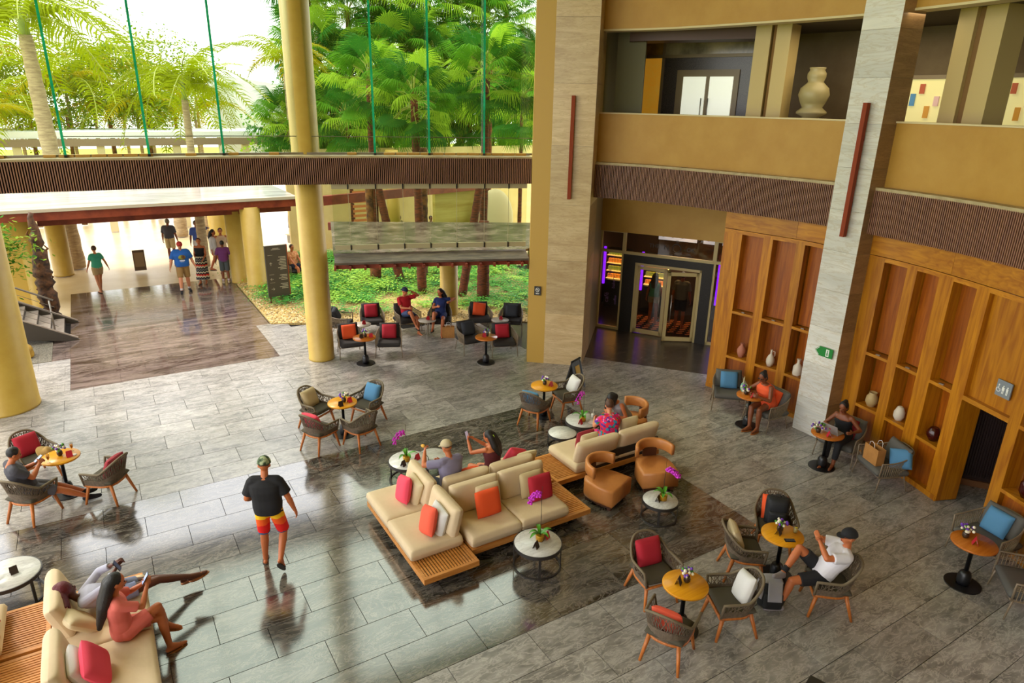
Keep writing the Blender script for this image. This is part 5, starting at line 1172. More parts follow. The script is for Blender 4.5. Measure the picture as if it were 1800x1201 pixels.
STAND = dict(pel=(0, 0, .95), neck=(0, -.01, 1.44), head=(0, .02, 1.615), hR=(.28, .06, .83), hL=(-.28, .06, .83), fR=(.1, .0, .08), fL=(-.1, .0, .08), kR=(0, 1, 0), kL=(0, 1, 0), eR=(.3, -1, 0), eL=(-.3, -1, 0))
SIT = dict(pel=(0, 0, .56), neck=(0, -.1, 1.04), head=(0, -.05, 1.23), hR=(.15, .3, .62), hL=(-.15, .3, .62), fR=(.12, .5, .08), fL=(-.12, .5, .08), kR=(.1, .6, 1), kL=(-.1, .6, 1), sit=True)
def P_(b, **k): d = dict(b); d.update(k); return d
def Sc(b, s):
    return {k: (tuple(c*s for c in v) if k in ('pel', 'neck', 'head', 'hR', 'hL', 'fR', 'fL') else v) for k, v in b.items()} | {'s': s*b.get('s', 1)}
# 1 walking man, front
cw = math.atan2(.8014, .4966)-PI/2
person('man in black t-shirt, bright board shorts and camouflage cap walking away', (1.5, 9.12, 0), cw+.1,
       P_(Sc(STAND, 1.03), fL=(-.13, .02, .08), fR=(.17, -.25, .26), kR=(.1, 1, 0), hR=(.4, .02, .84), hL=(-.26, .2, 1.02), fdR=(.1, .55, -.8), eR=(.5, -.6, 0), fat=1.1, head=(0, .05, 1.68), face=(-.15, 1, -.2)),
       dict(skin='tan', top=blackc, sleeve=.75, loose=.035, hem=-.12, bot=board, leg=.95, hair='short', hc='brown', cap=(camo, 1)), .009)
# 2 man in left woven chair
t2, k2 = person('man in dark grey t-shirt and shorts looking at his phone in a woven chair', (-1.6, 12.35, 0), face(-1.6, 12.35, -.95, 12.55),
       P_(SIT, pel=(0, -.02, .57), neck=(0, -.2, 1.02), head=(0, -.1, 1.2), face=(.1, 1, -.6), hR=(.05, .18, .92), hL=(-.08, .2, .9), fR=(.18, .75, .1), fL=(-.02, .78, .1), fat=1.08, curl=1.1),
       dict(skin='tan', top=greyc, sleeve=.7, bot=cl('grey_shorts', '#54525c'), leg=.8, hair='short', hc='black', shoe=blackc))
phone(-1.42, 12.42, .98, (.6, 0, -1.2), 'phone in the hands of the man in dark grey', '#8a94a8')
# 3 reclining woman, 4 woman with long hair
person('woman with burgundy braids reclining on the lower left sofa in a pale jacket', (-.5, 8.78, 0), 0,
       dict(pel=(.02, .0, .56), neck=(-.42, -.05, .66), head=(-.55, -.02, .82), face=(.75, .2, .3), hup=(-.3, 0, 1), rt=(0, -1, .1), srt=(0, -1, .1), hR=(.02, -.02, .92), hL=(-.0, .15, .88), eR=(0, -1, -.2), eL=(0, 1, 0), fR=(.85, .05, .42), fL=(.78, .35, .22), kR=(.1, 0, 1), kL=(.2, .1, 1), fdR=(1, -.1, .3), fdL=(.9, .2, .1), hairdir=(.1, -.75, -.35), nR=(1, 0, .3), nL=(1, 0, .3), curl=1.0, nofl=1),
       dict(skin='deep', fem=1, top=cl('pale_denim_jacket', '#a9a7b8'), sleeve=1.7, loose=.02, bot=cl('denim_shorts', '#7a80a0'), leg=.4, hair='braids', hc='red', sandal=M('tan_sandal', '#a3602a', .6)))
phone(-.46, 8.72, .98, (1.1, 0, 1.3), 'red cased phone held by the reclining woman', '#39405c')
person('woman in coral dress with very long black hair holding a phone', (-.5, 8.02, 0), -PI/2+.15,
       P_(SIT, pel=(0, 0, .56), neck=(0, -.02, 1.04), head=(0, .04, 1.23), face=(.1, 1, -.4), hR=(.0, .34, 1.02), hL=(-.12, .32, .98), fR=(-.1, .48, .28), fL=(.08, .45, .08), fdR=(.3, 1, -.4), curl=1.0, hairdir=(0, -.32, -1)),
       dict(skin='tan', fem=1, top=cl('coral_dress', '#d2685c'), sleeve=.8, hem=-.1, dress=(cl('coral_dress', '#d2685c'), .75, 0), hair='verylong', hc='black', sandal=M('tan_sandal', '', .6)))
phone(-.17, 8.1, 1.1, (1.0, 0, -PI/2), 'bright screened phone of the woman with very long hair', '#a0b0e0')
# 5 and 6 on the sofa
person('man in grey violet t-shirt and tan cap eating a snack on the sofa', (4.42, 9.0, 0), .1,
       P_(SIT, pel=(0, 0, .56), neck=(0, .02, 1.05), head=(-.02, .1, 1.24), face=(-.25, 1, -.2), hL=(-.28, .36, 1.1), hR=(.05, .4, .8), eL=(-1, 0, -.6), fR=(.1, .5, .08), fL=(-.2, .5, .08), fat=1.08, curl=1.1),
       dict(skin='tan', top=cl('grey_violet', '#7c7690'), sleeve=.8, loose=.025, bot=denim, leg=.8, hair='short', hc='brown', cap=(cl('tan_cap', '#b5a585'), 1)))
m = MB(); m.ell((0, 0, 0), (.035, .05, .025)); tag(m.build('sandwich', M('bread', '#d9a03c', .7, bump=.3), None, loc=(4.09, 9.36, 1.2)), 'half eaten sandwich in the hand of the man in the cap', 'food')
person('woman in maroon dress with a green hair clip taking a photo with her phone', (5.3, 9.1, 0), .15,
       P_(Sc(SIT, .97), neck=(0, .04, 1.0), head=(-.04, .1, 1.17), face=(-.5, 1, -.2), hL=(-.24, .42, 1.02), hR=(-.1, .42, 1.0), eL=(-.6, 0, -.8), eR=(.5, .2, -.8), fR=(-.12, .55, .08), fL=(-.24, .5, .1), curl=1.0, hairdir=(.25, -.35, -1)),
       dict(skin='tan', fem=1, top=cl('maroon_dress', '#571b22'), sleeve=0, straps=1, neckline=.8, hem=-.1, dress=(cl('maroon_dress', '#571b22'), .5, 0), hair='long', hc='black'))
m = MB(); m.tube([(0, 0, -.03), (.01, -.02, 0), (0, 0, .03)], .01, 6); tag(m.build('hair_clip', M('lime_plastic', '#a2b81c', .4), None, loc=(5.28, 9.08, 1.2)), 'lime green claw clip in the hair of the woman in maroon', 'hair clip')
phone(5.0, 9.52, 1.1, (1.2, 0, .3), 'pink cased phone of the woman in maroon', '#c0b8d0')
# 7 and 8
person('woman in bright floral dress with short curly hair sitting on the far sofa', (7.88, 9.05, 0), -.25,
       P_(Sc(SIT, .98), neck=(0, .06, 1.0), head=(.02, .14, 1.17), face=(.2, 1, -.5), hL=(-.15, .4, .75), hR=(.15, .42, .78), fR=(.12, .5, .08), fL=(-.14, .5, .08), fat=1.12, curl=.8),
       dict(skin='fair', fem=1, top=floral, sleeve=.6, loose=.03, hem=-.12, dress=(floral, .8, 0), hair='short', hc='brown'))
person('dark haired woman in grey top bending forward on a leather chair', (8.8, 9.68, 0), face(8.8, 9.68, 8.1, 9.6),
       P_(SIT, pel=(0, 0, .53), neck=(0, .3, .92), head=(0, .44, 1.02), face=(0, .6, -1), hup=(0, .8, .6), hL=(-.1, .42, .66), hR=(.12, .45, .72), eR=(.6, -.2, -.8), eL=(-.6, -.2, -.8), fR=(.14, .42, .08), fL=(-.14, .42, .08), curl=1.0, hairdir=(.3, .2, -1)),
       dict(skin='tan', fem=1, top=cl('light_grey_top', '#8f8b90'), sleeve=0, hem=-.08, bot=cl('grey_skirt_shorts', '#6e6a70'), leg=.4, hair='long', hc='black'))
# 9 woman in orange, 10 laptop woman
person('woman in bright orange sleeveless dress and glasses leaning on a round table', (11.95, 8.62, 0), rz9+.1,
       P_(SIT, pel=(0, 0, .57), neck=(0, .14, 1.02), head=(0, .25, 1.2), face=(-.1, 1, -.5), hL=(-.12, .42, .8), hR=(.14, .4, .78), eR=(1, -.2, -.4), fR=(-.05, .5, .1), fL=(-.2, .42, .1), fat=1.18, curl=.8),
       dict(skin='brown', fem=1, top=cl('orange_dress', '#e2572a'), sleeve=0, loose=.02, hem=-.12, dress=(cl('orange_dress', '#e2572a'), .45, 0), hair='bun', hc='black', glasses=1, sandal=M('tan_sandal', '', .6)))
tote = thing('tote_bag', 'turquoise and cream patterned tote bag behind the flowers on the table', 'bag', (11.68, 9.08, .62), .6); m = MB(); m.pad((0, 0, .12), (.3, .42, .14), p=5, q=2.3, X=TR(0, 0, 0, .9)); m.build('sack', M('turquoise_cloth', '#1f9c94', .8, col2='#d8cfa8', sc=7), tote); m = MB(); m.tube([(-.08, .0, .3), (-.06, .0, .4), (.06, .0, .4), (.08, .0, .3)], .01, 6); m.build('handle', M('cream_strap', '#d8cfa8', .8), tote)
person('woman in black camisole and trousers typing on a laptop', (12.05, 6.85, 0), rz10,
       P_(SIT, pel=(0, 0, .57), neck=(0, .12, 1.02), head=(0, .22, 1.2), face=(0, 1, -.7), hL=(-.3, .32, .79), hR=(.1, .42, .79), eR=(.8, -.2, -.5), fR=(.02, .55, .08), fL=(-.12, .48, .08), curl=.5),
       dict(skin='brown', fem=1, top=blackc, sleeve=0, straps=1, neckline=.8, hem=-.08, bot=blackc, leg=1.75, botn='trousers', hair='bun', hc='black'))
# 11 man in white
person('man in white t-shirt, black cap and sunglasses with legs crossed and hands raised', (7.93, 4.32, 0), rz_p11,
       P_(SIT, pel=(0, .08, .57), neck=(0, -.17, 1.0), head=(0, -.16, 1.2), face=(-.1, 1, .05), hL=(-.03, .2, 1.08), hR=(.05, .2, 1.07), nR=(-1, 0, 0), nL=(1, 0, 0), eL=(-1, .2, -.6), eR=(1, .2, -.6), fL=(-.22, .62, .09), fR=(-.12, .62, .56), kR=(.3, .3, 1), fdR=(-.6, .6, .4), curl=.1, fat=1.05),
       dict(skin='tan', top=whitec, sleeve=.7, loose=.022, bot=blackc, leg=.75, cap=(blackc, 1), glasses=1, hair='short', hc='grey', shoe=cl('grey_sneaker', '#8d868c'), sock=blackc))
m = MB(); m.lathe([(.033, -.012), (.036, 0), (.033, .012)], 14); o = m.build('wrist_watch', steel); o.location = (7.76, 4.38, 1.0); tag(o, 'silver wrist watch of the man in white', 'watch')
# 12, 13 terrace couple
person('man in red t-shirt and blue shorts leaning his head on his hand on the terrace', (7.62, 18.4, 0), rz12,
       P_(SIT, pel=(0, .02, .56), neck=(0, -.16, 1.03), head=(-.03, -.12, 1.22), face=(-.4, 1, -.1), hL=(-.22, -.02, 1.2), eL=(-1, .3, 0), hR=(.06, .25, .78), fL=(-.12, .52, .08), fR=(-.0, .6, .32), curl=1.0),
       dict(skin='tan', top=cl('red_shirt', '#b51420'), sleeve=.7, bot=cl('blue_shorts', '#39486e'), leg=.8, hair='short', hc='black', cap=(cl('navy_cap', '#262a44'), -1)), .012)
person('woman in blue dress crossing her legs on the terrace', (8.5, 17.86, 0), rz13,
       P_(SIT, pel=(0, .02, .56), neck=(0, -.14, 1.02), head=(.02, -.1, 1.21), face=(.8, 1, -.1), hR=(.1, .25, .85), hL=(-.3, .02, .95), eL=(-1, 0, 0), fL=(-.05, .5, .08), fR=(.2, .55, .3), curl=.8, hairdir=(-.3, -.3, -1)),
       dict(skin='tan', fem=1, top=cl('navy_blue_dress', '#1c2c62'), sleeve=.5, hem=-.1, dress=(cl('navy_blue_dress', '#1c2c62'), .6, 0), hair='long', hc='black'), .012)
# walkway people
toC = lambda x, y: math.atan2(-y, -x)-PI/2
VX = .014
t, k = person('man in blue printed t-shirt, khaki shorts and red cap walking in from the walkway', (2.38, 26.1, 0), toC(2.38, 26.1)+.1,
       P_(Sc(STAND, 1.06), fR=(.16, .25, .09), fL=(-.14, -.12, .1), hR=(.42, .05, .88), hL=(-.42, .05, .88), fat=1.3, face=(0, 1, 0)),
       dict(skin='fair', top=cl('royal_blue', '#1e5cae'), sleeve=.85, loose=.03, bot=khaki, leg=.95, hair='short', hc='grey', cap=(cl('red_cap', '#b0332c'), 1), shoe=blackc, sock=whitec), VX)
c_ = k['sp'](.55); y_ = c_.y+.245
m = MB(); m.ell((c_.x, y_, c_.z+.02), (.12, .012, .085), n=16, m=8); m.build('shirt_print', M('print_yellow', '#9aa03a', .8, col2='#5a3420', sc=9), t)
m = MB(); m.box((c_.x, y_+.004, c_.z-.09), (.17, .012, .035)); m.box((c_.x, y_+.004, c_.z-.13), (.12, .012, .012)); m.build('print_lettering', M('print_white', '#c8cfe0', .8), t)
person('woman in teal t-shirt and beige shorts walking out along the walkway', (-.2, 27.4, 0), toC(-.2, 27.4)+PI+.3,
       P_(Sc(STAND, .97), fL=(-.05, -.1, .09), fR=(.06, .2, .08), hR=(.36, .0, .84), hL=(-.3, .1, .84), fat=1.05), dict(skin='fair', fem=1, top=cl('teal', '#3fa58a'), sleeve=.6, bot=cl('beige_shorts', '#b59a70'), leg=.6, hair='short', hc='brown'), VX)
person('woman in long chevron striped dress carrying a white bag', (3.12, 27.1, 0), toC(3.12, 27.1)-.3,
       P_(STAND, fR=(.08, .1, .08), hR=(.12, .28, 1.1), hL=(-.18, .28, 1.0), fat=1.12, face=(-.3, 1, -.5)), dict(skin='tan', fem=1, top=blackc, sleeve=0, straps=1, neckline=.84, hem=.2, dress=(chev, .18, .24), hair='short', hc='brown'), VX)
person('person in purple t-shirt and grey shorts seen from behind by the columns', (3.86, 26.75, 0), toC(3.86, 26.75)+PI,
       P_(Sc(STAND, .94), hR=(.26, .18, 1.0), hL=(-.28, .06, .84), fat=1.1), dict(skin='brown', top=cl('purple', '#6a2f6a'), sleeve=.8, bot=cl('slate_shorts', '#4a5258'), leg=.95, hair='short', hc='black', shoe=cl('pale_shoe', '#b8a890'), sock=cl('pale_leggings', '#c4b0b8')), VX)
person('woman in loose white blouse striding past the chevron dress', (3.85, 28.7, 0), toC(3.85, 28.7)+1.0,
       P_(STAND, fR=(.1, .38, .12), fL=(-.08, -.3, .12), face=(-.2, 1, -.4)), dict(skin='tan', fem=1, top=whitec, sleeve=1.6, loose=.04, hem=-.35, bot=cl('white_shorts', '#c8b8b0'), leg=.5, hair='long', hc='black'), VX)
person('man in blue and white polo raising his arm far down the walkway', (3.5, 30.6, 0), toC(3.5, 30.6)+.2,
       P_(Sc(STAND, 1.05), hL=(-.42, .25, 1.5), eL=(-1, 0, 0)), dict(skin='brown', top=cl('blue_white_polo', '#3f58a8'), sleeve=.8, bot=whitec, leg=.9, hair='short', hc='black'), VX)
person('man in dark printed t-shirt with his back turned in the far walkway', (2.55, 31.6, 0), toC(2.55, 31.6)+PI-.3,
       P_(Sc(STAND, 1.04), fat=1.12), dict(skin='brown', top=cl('slate_tee', '#45434e'), sleeve=.8, bot=cl('sand_shorts', '#b8a478'), leg=.9, hair='short', hc='grey'), VX)
person('man in pale tank top standing beyond the purple shirt', (4.12, 28.6, 0), toC(4.12, 28.6),
       P_(Sc(STAND, 1.03), fat=1.05), dict(skin='tan', top=cl('pale_tank', '#cfae92'), sleeve=0, bot=cl('sand_shorts', '', ), leg=.9, hair='short', hc='brown'), VX)
# two customers inside the cafe, two passers-by beyond the terrace
q = N1+NT*1.5+NN*1.1
person('woman in teal top and pale shorts inside the cafe, back turned', (q.x, q.y, .01), na, Sc(STAND, .97), dict(skin='tan', fem=1, top=cl('teal', '', ), sleeve=0, hem=.0, bot=cl('pale_shorts', '#a8a28c'), leg=.45, hair='long', hc='black'), VX)
q = N1+NT*2.35+NN*1.1
person('man in grey t-shirt and black shorts inside the cafe, back turned', (q.x, q.y, .01), na, Sc(STAND, 1.05), dict(skin='tan', top=cl('stone_grey', '#77705e'), sleeve=.8, loose=.03, bot=blackc, leg=.9, hair='short', hc='black'), VX)
person('woman in patterned orange skirt seen through the screens beyond the terrace', (13.0, 28.2, 0), toC(13, 28)+.4, P_(STAND), dict(skin='brown', fem=1, top=cl('dark_teal', '#20343c'), sleeve=1.5, hem=.1, dress=(cl('orange_print', '#b5652f', col2='#d8a070', sc=20), .15, .25), hair='short', hc='black'), VX)
person('dark figure walking behind the palm trunks beyond the terrace', (11.8, 29.0, 0), toC(12, 29)+.8, P_(STAND, fR=(.1, .25, .1)), dict(skin='deep', top=cl('olive_top', '#7a6a3c'), sleeve=.8, bot=cl('olive_top', '', ), leg=1.8, hair='short', hc='black'), VX)
person('seated guest by the palms whose legs show beside the round column', (6.3, 26.3, 0), toC(6.3, 26.3)+.6, P_(SIT), dict(skin='tan', bot=denim, leg=.7, top=cl('orange_print', '', ), sleeve=.6, hair='short', hc='brown'), VX)
# bake the sculpted surfaces
bpy.context.view_layer.update(); dg = bpy.context.evaluated_depsgraph_get(); nb = []
for o in PEOPLE: nb.append(bpy.data.meshes.new_from_object(o.evaluated_get(dg)))
for o, me in zip(PEOPLE, nb):
    old = o.data; mts = [q for q in old.materials]; o.modifiers.clear(); me.name = o.name; o.data = me
    if not me.materials:
        for q in mts: me.materials.append(q)
    me.polygons.foreach_set('use_smooth', [True]*len(me.polygons))
# ================= OUTDOORS =================
pav = M('pale_paving', '#e0c898', .32, col2='#f0dcb4', sc=.8, kind='world'); lawn = M('lawn', '#a8b82e', .9, col2='#c2c43a', sc=3, kind='world')
m = MB(); m.box((10, 40, -.2), (160, 134, .08)); o = m.build('lawn', lawn, label='bright sunlit lawn and grounds outside', kind='structure')
m = MB(); m.prism([(-9, 17), (-9, 60), (22, 60), (22, 19), (13.5, 19), (11.5, 26.8), (4.1, 27.0), (4.1, 24.0), (-1.7, 17)], -.09, -.045); m.build('path', pav, label='pale wet paving beyond the covered walkway', kind='structure')
# gravel bed
grv = M('golden_gravel', '#8f7a3c', .8, col2='#d9b878', sc=18, kind='world', bump=.8, bs=22)
bed = [(4.16, 20.95), (4.16, 26.9), (6.0, 30.2), (15.5, 29.8), (14.6, 20.5), (12.2, 16.9), (11.3, 17.35), (9.2, 18.45), (7.4, 19.3), (5.6, 20.3)]
bd = link('gravel_bed', None, label='planted bed of golden gravel between walkway and terrace', kind='structure')
m = MB(); m.prism(bed, -.05, .03); m.build('bed', grv, bd)
def inb(x, y, poly):
    c = False
    for i in range(len(poly)):
        (x1, y1), (x2, y2) = poly[i], poly[i-1]
        if (y1 > y) != (y2 > y) and x < (x2-x1)*(y-y1)/(y2-y1)+x1: c = not c
    return c
rnd = random.Random(5); m = MB(); n = 0
while n < 5200:
    x = rnd.uniform(4.2, 13.4); y = rnd.uniform(17.2, 26.5)
    if not inb(x, y, bed) or rnd.random() > .2+.8*max(0, 1-(y-(20.9-(x-4.1)*.52))/2.2) and x > 5.3: continue
    r = rnd.uniform(.016, .034); a = rnd.random()*6.28; m.cur = rnd.randrange(3); vs = [(r*math.cos(a+k*1.57)*(1 if k % 2 else 1.5)+x, r*math.sin(a+k*1.57)+y, .03) for k in range(4)]+[(x, y, .03+r*.8)]
    m.add(vs, [(0, 1, 4), (1, 2, 4), (2, 3, 4), (3, 0, 4)]); n += 1
m.build('pebbles', [M('pebble_gold', '#b8923f', .7), M('pebble_cream', '#dcc79a', .7), M('pebble_brown', '#7d6234', .7)], bd, kind='stuff')
m = MB(); m.prism([(-4.6, 20.6), (-1.56, 20.4), (-1.56, 22.1), (-4.6, 25.5), (-6, 25), (-6, 20.6)], -.04, .012); m.build('gravel_patch', M('dark_gravel', '#4a4438', .9, col2='#8a8270', sc=40, kind='world', bump=.6, bs=60), label='dark gravel patch beneath the stair', kind='structure')
t = thing('boulder', 'rough yellow brown rock beside the thick column under the stair', 'rock', (-2.2, 21.05, .0)); m = MB(); m.ell((0, 0, .14), (.27, .27, .25), n=14, m=10)
rn = random.Random(3); m.v = [(x*(1+rn.uniform(-.14, .14)), y*(1+rn.uniform(-.14, .14)), z*(1+rn.uniform(-.1, .1))) for x, y, z in m.v]; m.build('stone', M('yellow_rock', '#8a6a24', .9, col2='#c09838', sc=6, bump=.8, bs=12), t)
# ferns
fernm = [M('fern_%d' % i, c, .6) for i, c in enumerate(('#4fa028', '#3a8a28', '#9ac83a'))]
def fern_mesh(seed, mt, n=18, L0=.78):
    r = random.Random(seed); m = MB()
    for k in range(n):
        a = 2*PI*k/n+r.uniform(-.2, .2); l = L0*r.uniform(.7, 1.1); el = r.uniform(.7, 1.2); N = 9; prev = None
        for i in range(N+1):
            s_ = i/N; rr = l*s_*math.cos(el*(1-s_*.3)); z = l*(math.sin(el)*s_-.75*s_*s_)
            p = V((rr*math.cos(a)*1.5, rr*math.sin(a)*1.5, z)); w_ = .11*math.sin(PI*min(1, .12+s_*.9))**.8
            if prev is not None and i % 1 == 0:
                d = (p-prev).normalized(); sd = V((-math.sin(a), math.cos(a), 0))
                for q in (-1, 1): m.add([tuple(prev), tuple(prev+d*.035), tuple(prev+sd*w_*q+d*.05-V((0, 0, .012)))], [(0, 1, 2)])
            prev = p
    me = bpy.data.meshes.new('fern'); me.from_pydata(m.v, [], m.f); me.materials.append(mt); return me
FM = [fern_mesh(i, fernm[i % 3]) for i in range(6)]
rnd = random.Random(9); n = 0; tries = 0
while n < 270 and tries < 12000:
    tries += 1; x = rnd.uniform(4.8, 15.2); y = rnd.uniform(17.5, 30); b = y-(20.9-(x-4.1)*.52)
    if not inb(x, y, bed) or b < 1.15 or (x < 6.6 and b < 1.3+(6.6-x)*.3) or (7.9 < x < 9.2 and b < 1.9) or (x > 9.6 and b < 2.2 and rnd.random() < .6): continue
    fr = thing('fern', 'bushy green fern in the gravel bed under the canopy', 'fern', (x, y, .02), rnd.random()*6.28, 'ferns filling the gravel bed'); link('fronds', FM[n % 6], fr, kind='stuff'); fr.scale = (rnd.uniform(.9, 1.3)*(1.35 if y > 23 else 1),)*3; n += 1
for i, (x, y) in enumerate(((10.9, 19.5), (11.6, 19.1), (12.1, 18.3), (10.4, 20.2))):
    sh_ = thing('golden_shrub', 'low yellow leaved shrub behind the orange pillow terrace chair', 'shrub', (x, y, .02), i, 'low yellow shrubs behind the terrace chairs'); link('fronds', fern_mesh(30+i, M('yellow_foliage', '#b8a22c', .7), 26, .42), sh_, kind='stuff')
# trunks in the bed and courtyard
bark = M('ringed_palm_bark', '#7d3d1c', .9, col2='#3a2416', sc=5, bump=.8, bs=14, stretch=(1, 1, 5)); barkg = M('grey_palm_bark', '#9c8468', .9, col2='#c2ab88', sc=3, bump=.5, bs=10, stretch=(1, 1, 6)); barkd = M('shaggy_bark', '#3c2415', .9, col2='#8a5a2a', sc=4, bump=1, bs=9)
def trunk_pts(p0, p1, r0, r1, n=16, bow=0):
    P = []; R = []
    for i in range(n+1):
        s_ = i/n; q = V(p0).lerp(V(p1), s_)+V((bow*math.sin(PI*s_), 0, 0)); P.append(q); R.append((r0+(r1-r0)*s_)*(1.06 if i % 2 else .97))
    return P, R
# frond meshes
def pinnate(seed, l=3.0, droop=1.0, n=34, w_=.62, mi=0):
    r = random.Random(seed); m = MB(); pts = []
    for i in range(n+1): s_ = i/n; pts.append(V((l*(s_-.18*s_**3*droop), 0, l*(.42*s_-.85*droop*s_*s_))))
    m.cur = 1; m.tube([pts[i] for i in range(0, n+1, 4)]+[pts[-1]], [.03]+[.018]*((n)//4-1)+[.006]*2 if False else .018, 4)
    m.cur = 0
    for i in range(3, n):
        s_ = i/n; d = (pts[i+1]-pts[i-1]).normalized(); L1 = w_*1.1*math.sin(PI*(.08+.86*s_))**.6*r.uniform(.8, 1.1)
        for q in (-1, 1):
            b = pts[i]; sd = V((.45, q, -.25-.5*r.random())).normalized(); mid = b+sd*L1*.55; tip = b+sd*L1+V((0, 0, -.35*L1)); e = d*.03
            m.add([tuple(b-e*.5), tuple(b+e*.5), tuple(mid+e), tuple(mid-e), tuple(tip)], [(0, 1, 2, 3), (3, 2, 4)])
    return m
def fan(seed, pet=.9, rad=.75, n=38):
    r = random.Random(seed); m = MB(); m.cur = 1; m.tube([(0, 0, 0), (pet*.5, 0, pet*.12), (pet, 0, .0)], .013, 4); m.cur = 0; c = V((pet, 0, 0))
    for k in range(n):
        a = -2.3+4.6*k/(n-1); L1 = rad*(.78+.22*math.cos(a*.6))*r.uniform(.93, 1.05); d = V((math.cos(a), math.sin(a), 0)); s2 = V((-math.sin(a), math.cos(a), 0)); w1 = rad*.028
        mid = c+d*L1*.58+V((0, 0, .05-.06*abs(a))); tip = c+d*L1*.92+V((0, 0, -.42*L1*r.uniform(.6, 1.3)))
        m.add([tuple(c), tuple(mid-s2*w1), tuple(mid+s2*w1), tuple(tip)], [(0, 1, 2), (2, 1, 3)])
    return m
def mk(m, name, mats):
    me = bpy.data.meshes.new(name); me.from_pydata(m.v, [], m.f); [me.materials.append(q) for q in mats]; me.polygons.foreach_set('material_index', m.mi); return me
def leafmat(name, col, tr=.35):
    m = bpy.data.materials.new(name); m.use_nodes = True; N = m.node_tree.nodes; L = m.node_tree.links; b = N['Principled BSDF']; b.inputs['Base Color'].default_value = lin(col); b.inputs['Roughness'].default_value = .8; b.inputs['Specular IOR Level'].default_value = .12
    t = N.new('ShaderNodeBsdfTranslucent'); t.inputs[0].default_value = lin(col); mx = N.new('ShaderNodeMixShader'); mx.inputs[0].default_value = tr; L.new(b.outputs[0], mx.inputs[1]); L.new(t.outputs[0], mx.inputs[2]); L.new(mx.outputs[0], N['Material Output'].inputs[0]); return m
lime = leafmat('sunlit_frond', '#8f9c00', .4); yelf = leafmat('yellow_frond', '#ad9c00', .4); petio = M('petiole', '#9aa03a', .6); fang = leafmat('fan_leaf_green', '#568e1c', .45); fand = leafmat('fan_leaf_dark', '#2f6c1e', .4); fanl = leafmat('fan_leaf_light', '#98bc2e', .5)
PIN = [mk(pinnate(i, 3.0, 1.0+.25*(i % 3)), 'frond', [lime, petio]) for i in range(3)]+[mk(pinnate(i+5, 2.4, 1.2, w_=.5), 'frond', [yelf, petio]) for i in range(2)]
FAN = [mk(fan(i), 'fan_leaf', [(fang, fand, fanl)[i % 3], petio]) for i in range(6)]
def put_leaf(me, root, p, az, el, sc, nm):
    o = link(nm, me, root); o.location = p; o.rotation_euler = (Euler((0, 0, az)).to_matrix() @ Euler((0, -el, 0)).to_matrix() @ Euler((random.uniform(-.4, .4), 0, 0)).to_matrix()).to_euler(); o.scale = (sc,)*3; return o
def royal(x, y, zc, label, sc=1, n=14, r0=.3, lean=(0, 0), grp='feather leaved palms beyond the tall glass', mi=(0, 1, 2), zb=0, crown=True):
    t = thing('feather_palm', label, 'palm', (x, y, zb), 0, grp); P, R = trunk_pts((0, 0, 0), (lean[0], lean[1], zc-zb), r0, r0*.6, 22); m = MB(); m.tube(P, R, 12); m.build('trunk', barkg, t)
    m = MB(); m.tube([P[-1]-V((0, 0, .1)), P[-1]+V((0, 0, .7))], [r0*.55, r0*.3], 10); m.build('crown_shaft', M('crown_shaft', '#8a9c4a', .5), t)
    for k in range(n):
        put_leaf(PIN[mi[k % len(mi)]], t, P[-1]+V((0, 0, .5)), k*2.4+random.uniform(-.2, .2), .95-1.1*(k/n)+random.uniform(-.1, .1), sc*random.uniform(.85, 1.1), 'frond')
    return t
def fanpalm(x, y, z0, zc, label, n=26, sc=1.25, r0=.2, grp='fan palms behind the glass on the right'):
    t = thing('fan_palm', label, 'palm', (x, y, z0), 0, grp); P, R = trunk_pts((0, 0, 0), (random.uniform(-.2, .2), 0, zc-z0), r0, r0*.7, 12); m = MB(); m.tube(P, R, 10); m.build('trunk', bark, t)
    for k in range(n):
        put_leaf(FAN[k % 6], t, P[-1]+V((0, 0, -.5*(k/n))), k*2.4, 1.15-2.0*(k/n)+random.uniform(-.15, .15), sc*random.uniform(.85, 1.15), 'fan_leaf')
    return t
random.seed(21)
royal(-.95, 32, 8.6, 'tall grey trunked feather palm at the upper left of the glass', 1.4, 20, .36, lean=(-.15, 0))
royal(3.6, 30, 6.5, 'feather palm in the middle of the left glass panes', 1.0, 20, .2, lean=(.05, 0))
royal(8.0, 31.5, 7.6, 'feather palm with yellowing fronds just left of the round column', .9, 12, .16, lean=(-.1, 0), mi=(3, 0, 4))
for i, (x, y, z, s_) in enumerate(((-5.5, 34, 7.0, 1.1), (-.2, 35, 6.6, 1.0), (2.2, 34, 5.8, .9), (4.6, 35, 5.6, .9), (-6.5, 36, 9.5, 1.2), (2.0, 40, 7.5, 1.1), (-3.2, 34, 6.0, 1.0), (1.2, 36, 5.6, 1.0), (-4.8, 40, 8.0, 1.1), (3.0, 38, 5.6, .9), (-1.9, 33, 5.4, .8), (-3.4, 37, 9.5, 1.2), (5.4, 40, 6.3, 1.0), (-2.6, 29.5, 5.6, .7), (.8, 41, 7.2, 1.0))):
    z = min(z, 7.2); z = 6.66+(z-6.66)*(y+10)/y; x = x*(y+10)/y; y += 10; s_ *= 1.45
    royal(x, y, z, 'yellow green feather palm in the sunlit garden beyond the left panes', s_, 13, .12, mi=(0, 3, 1, 4), grp='yellow green garden palms')
FP = [(9.75, 22.0, 0, 6.9, 1.25), (12.4, 22.3, 0, 7.7, 1.35), (8.9, 24.3, 0, 7.4, 1.3), (14.6, 22.0, 0, 7.6, 1.3)]
for i in range(26):
    x = 9.6+(i % 9)*1.55+random.uniform(-.4, .4); row = i//9; FP.append((x+row*.5, 33+row*1.3, 0, (6.3, 8.6, 11.2)[row]+random.uniform(-.7, .7), 1.75))
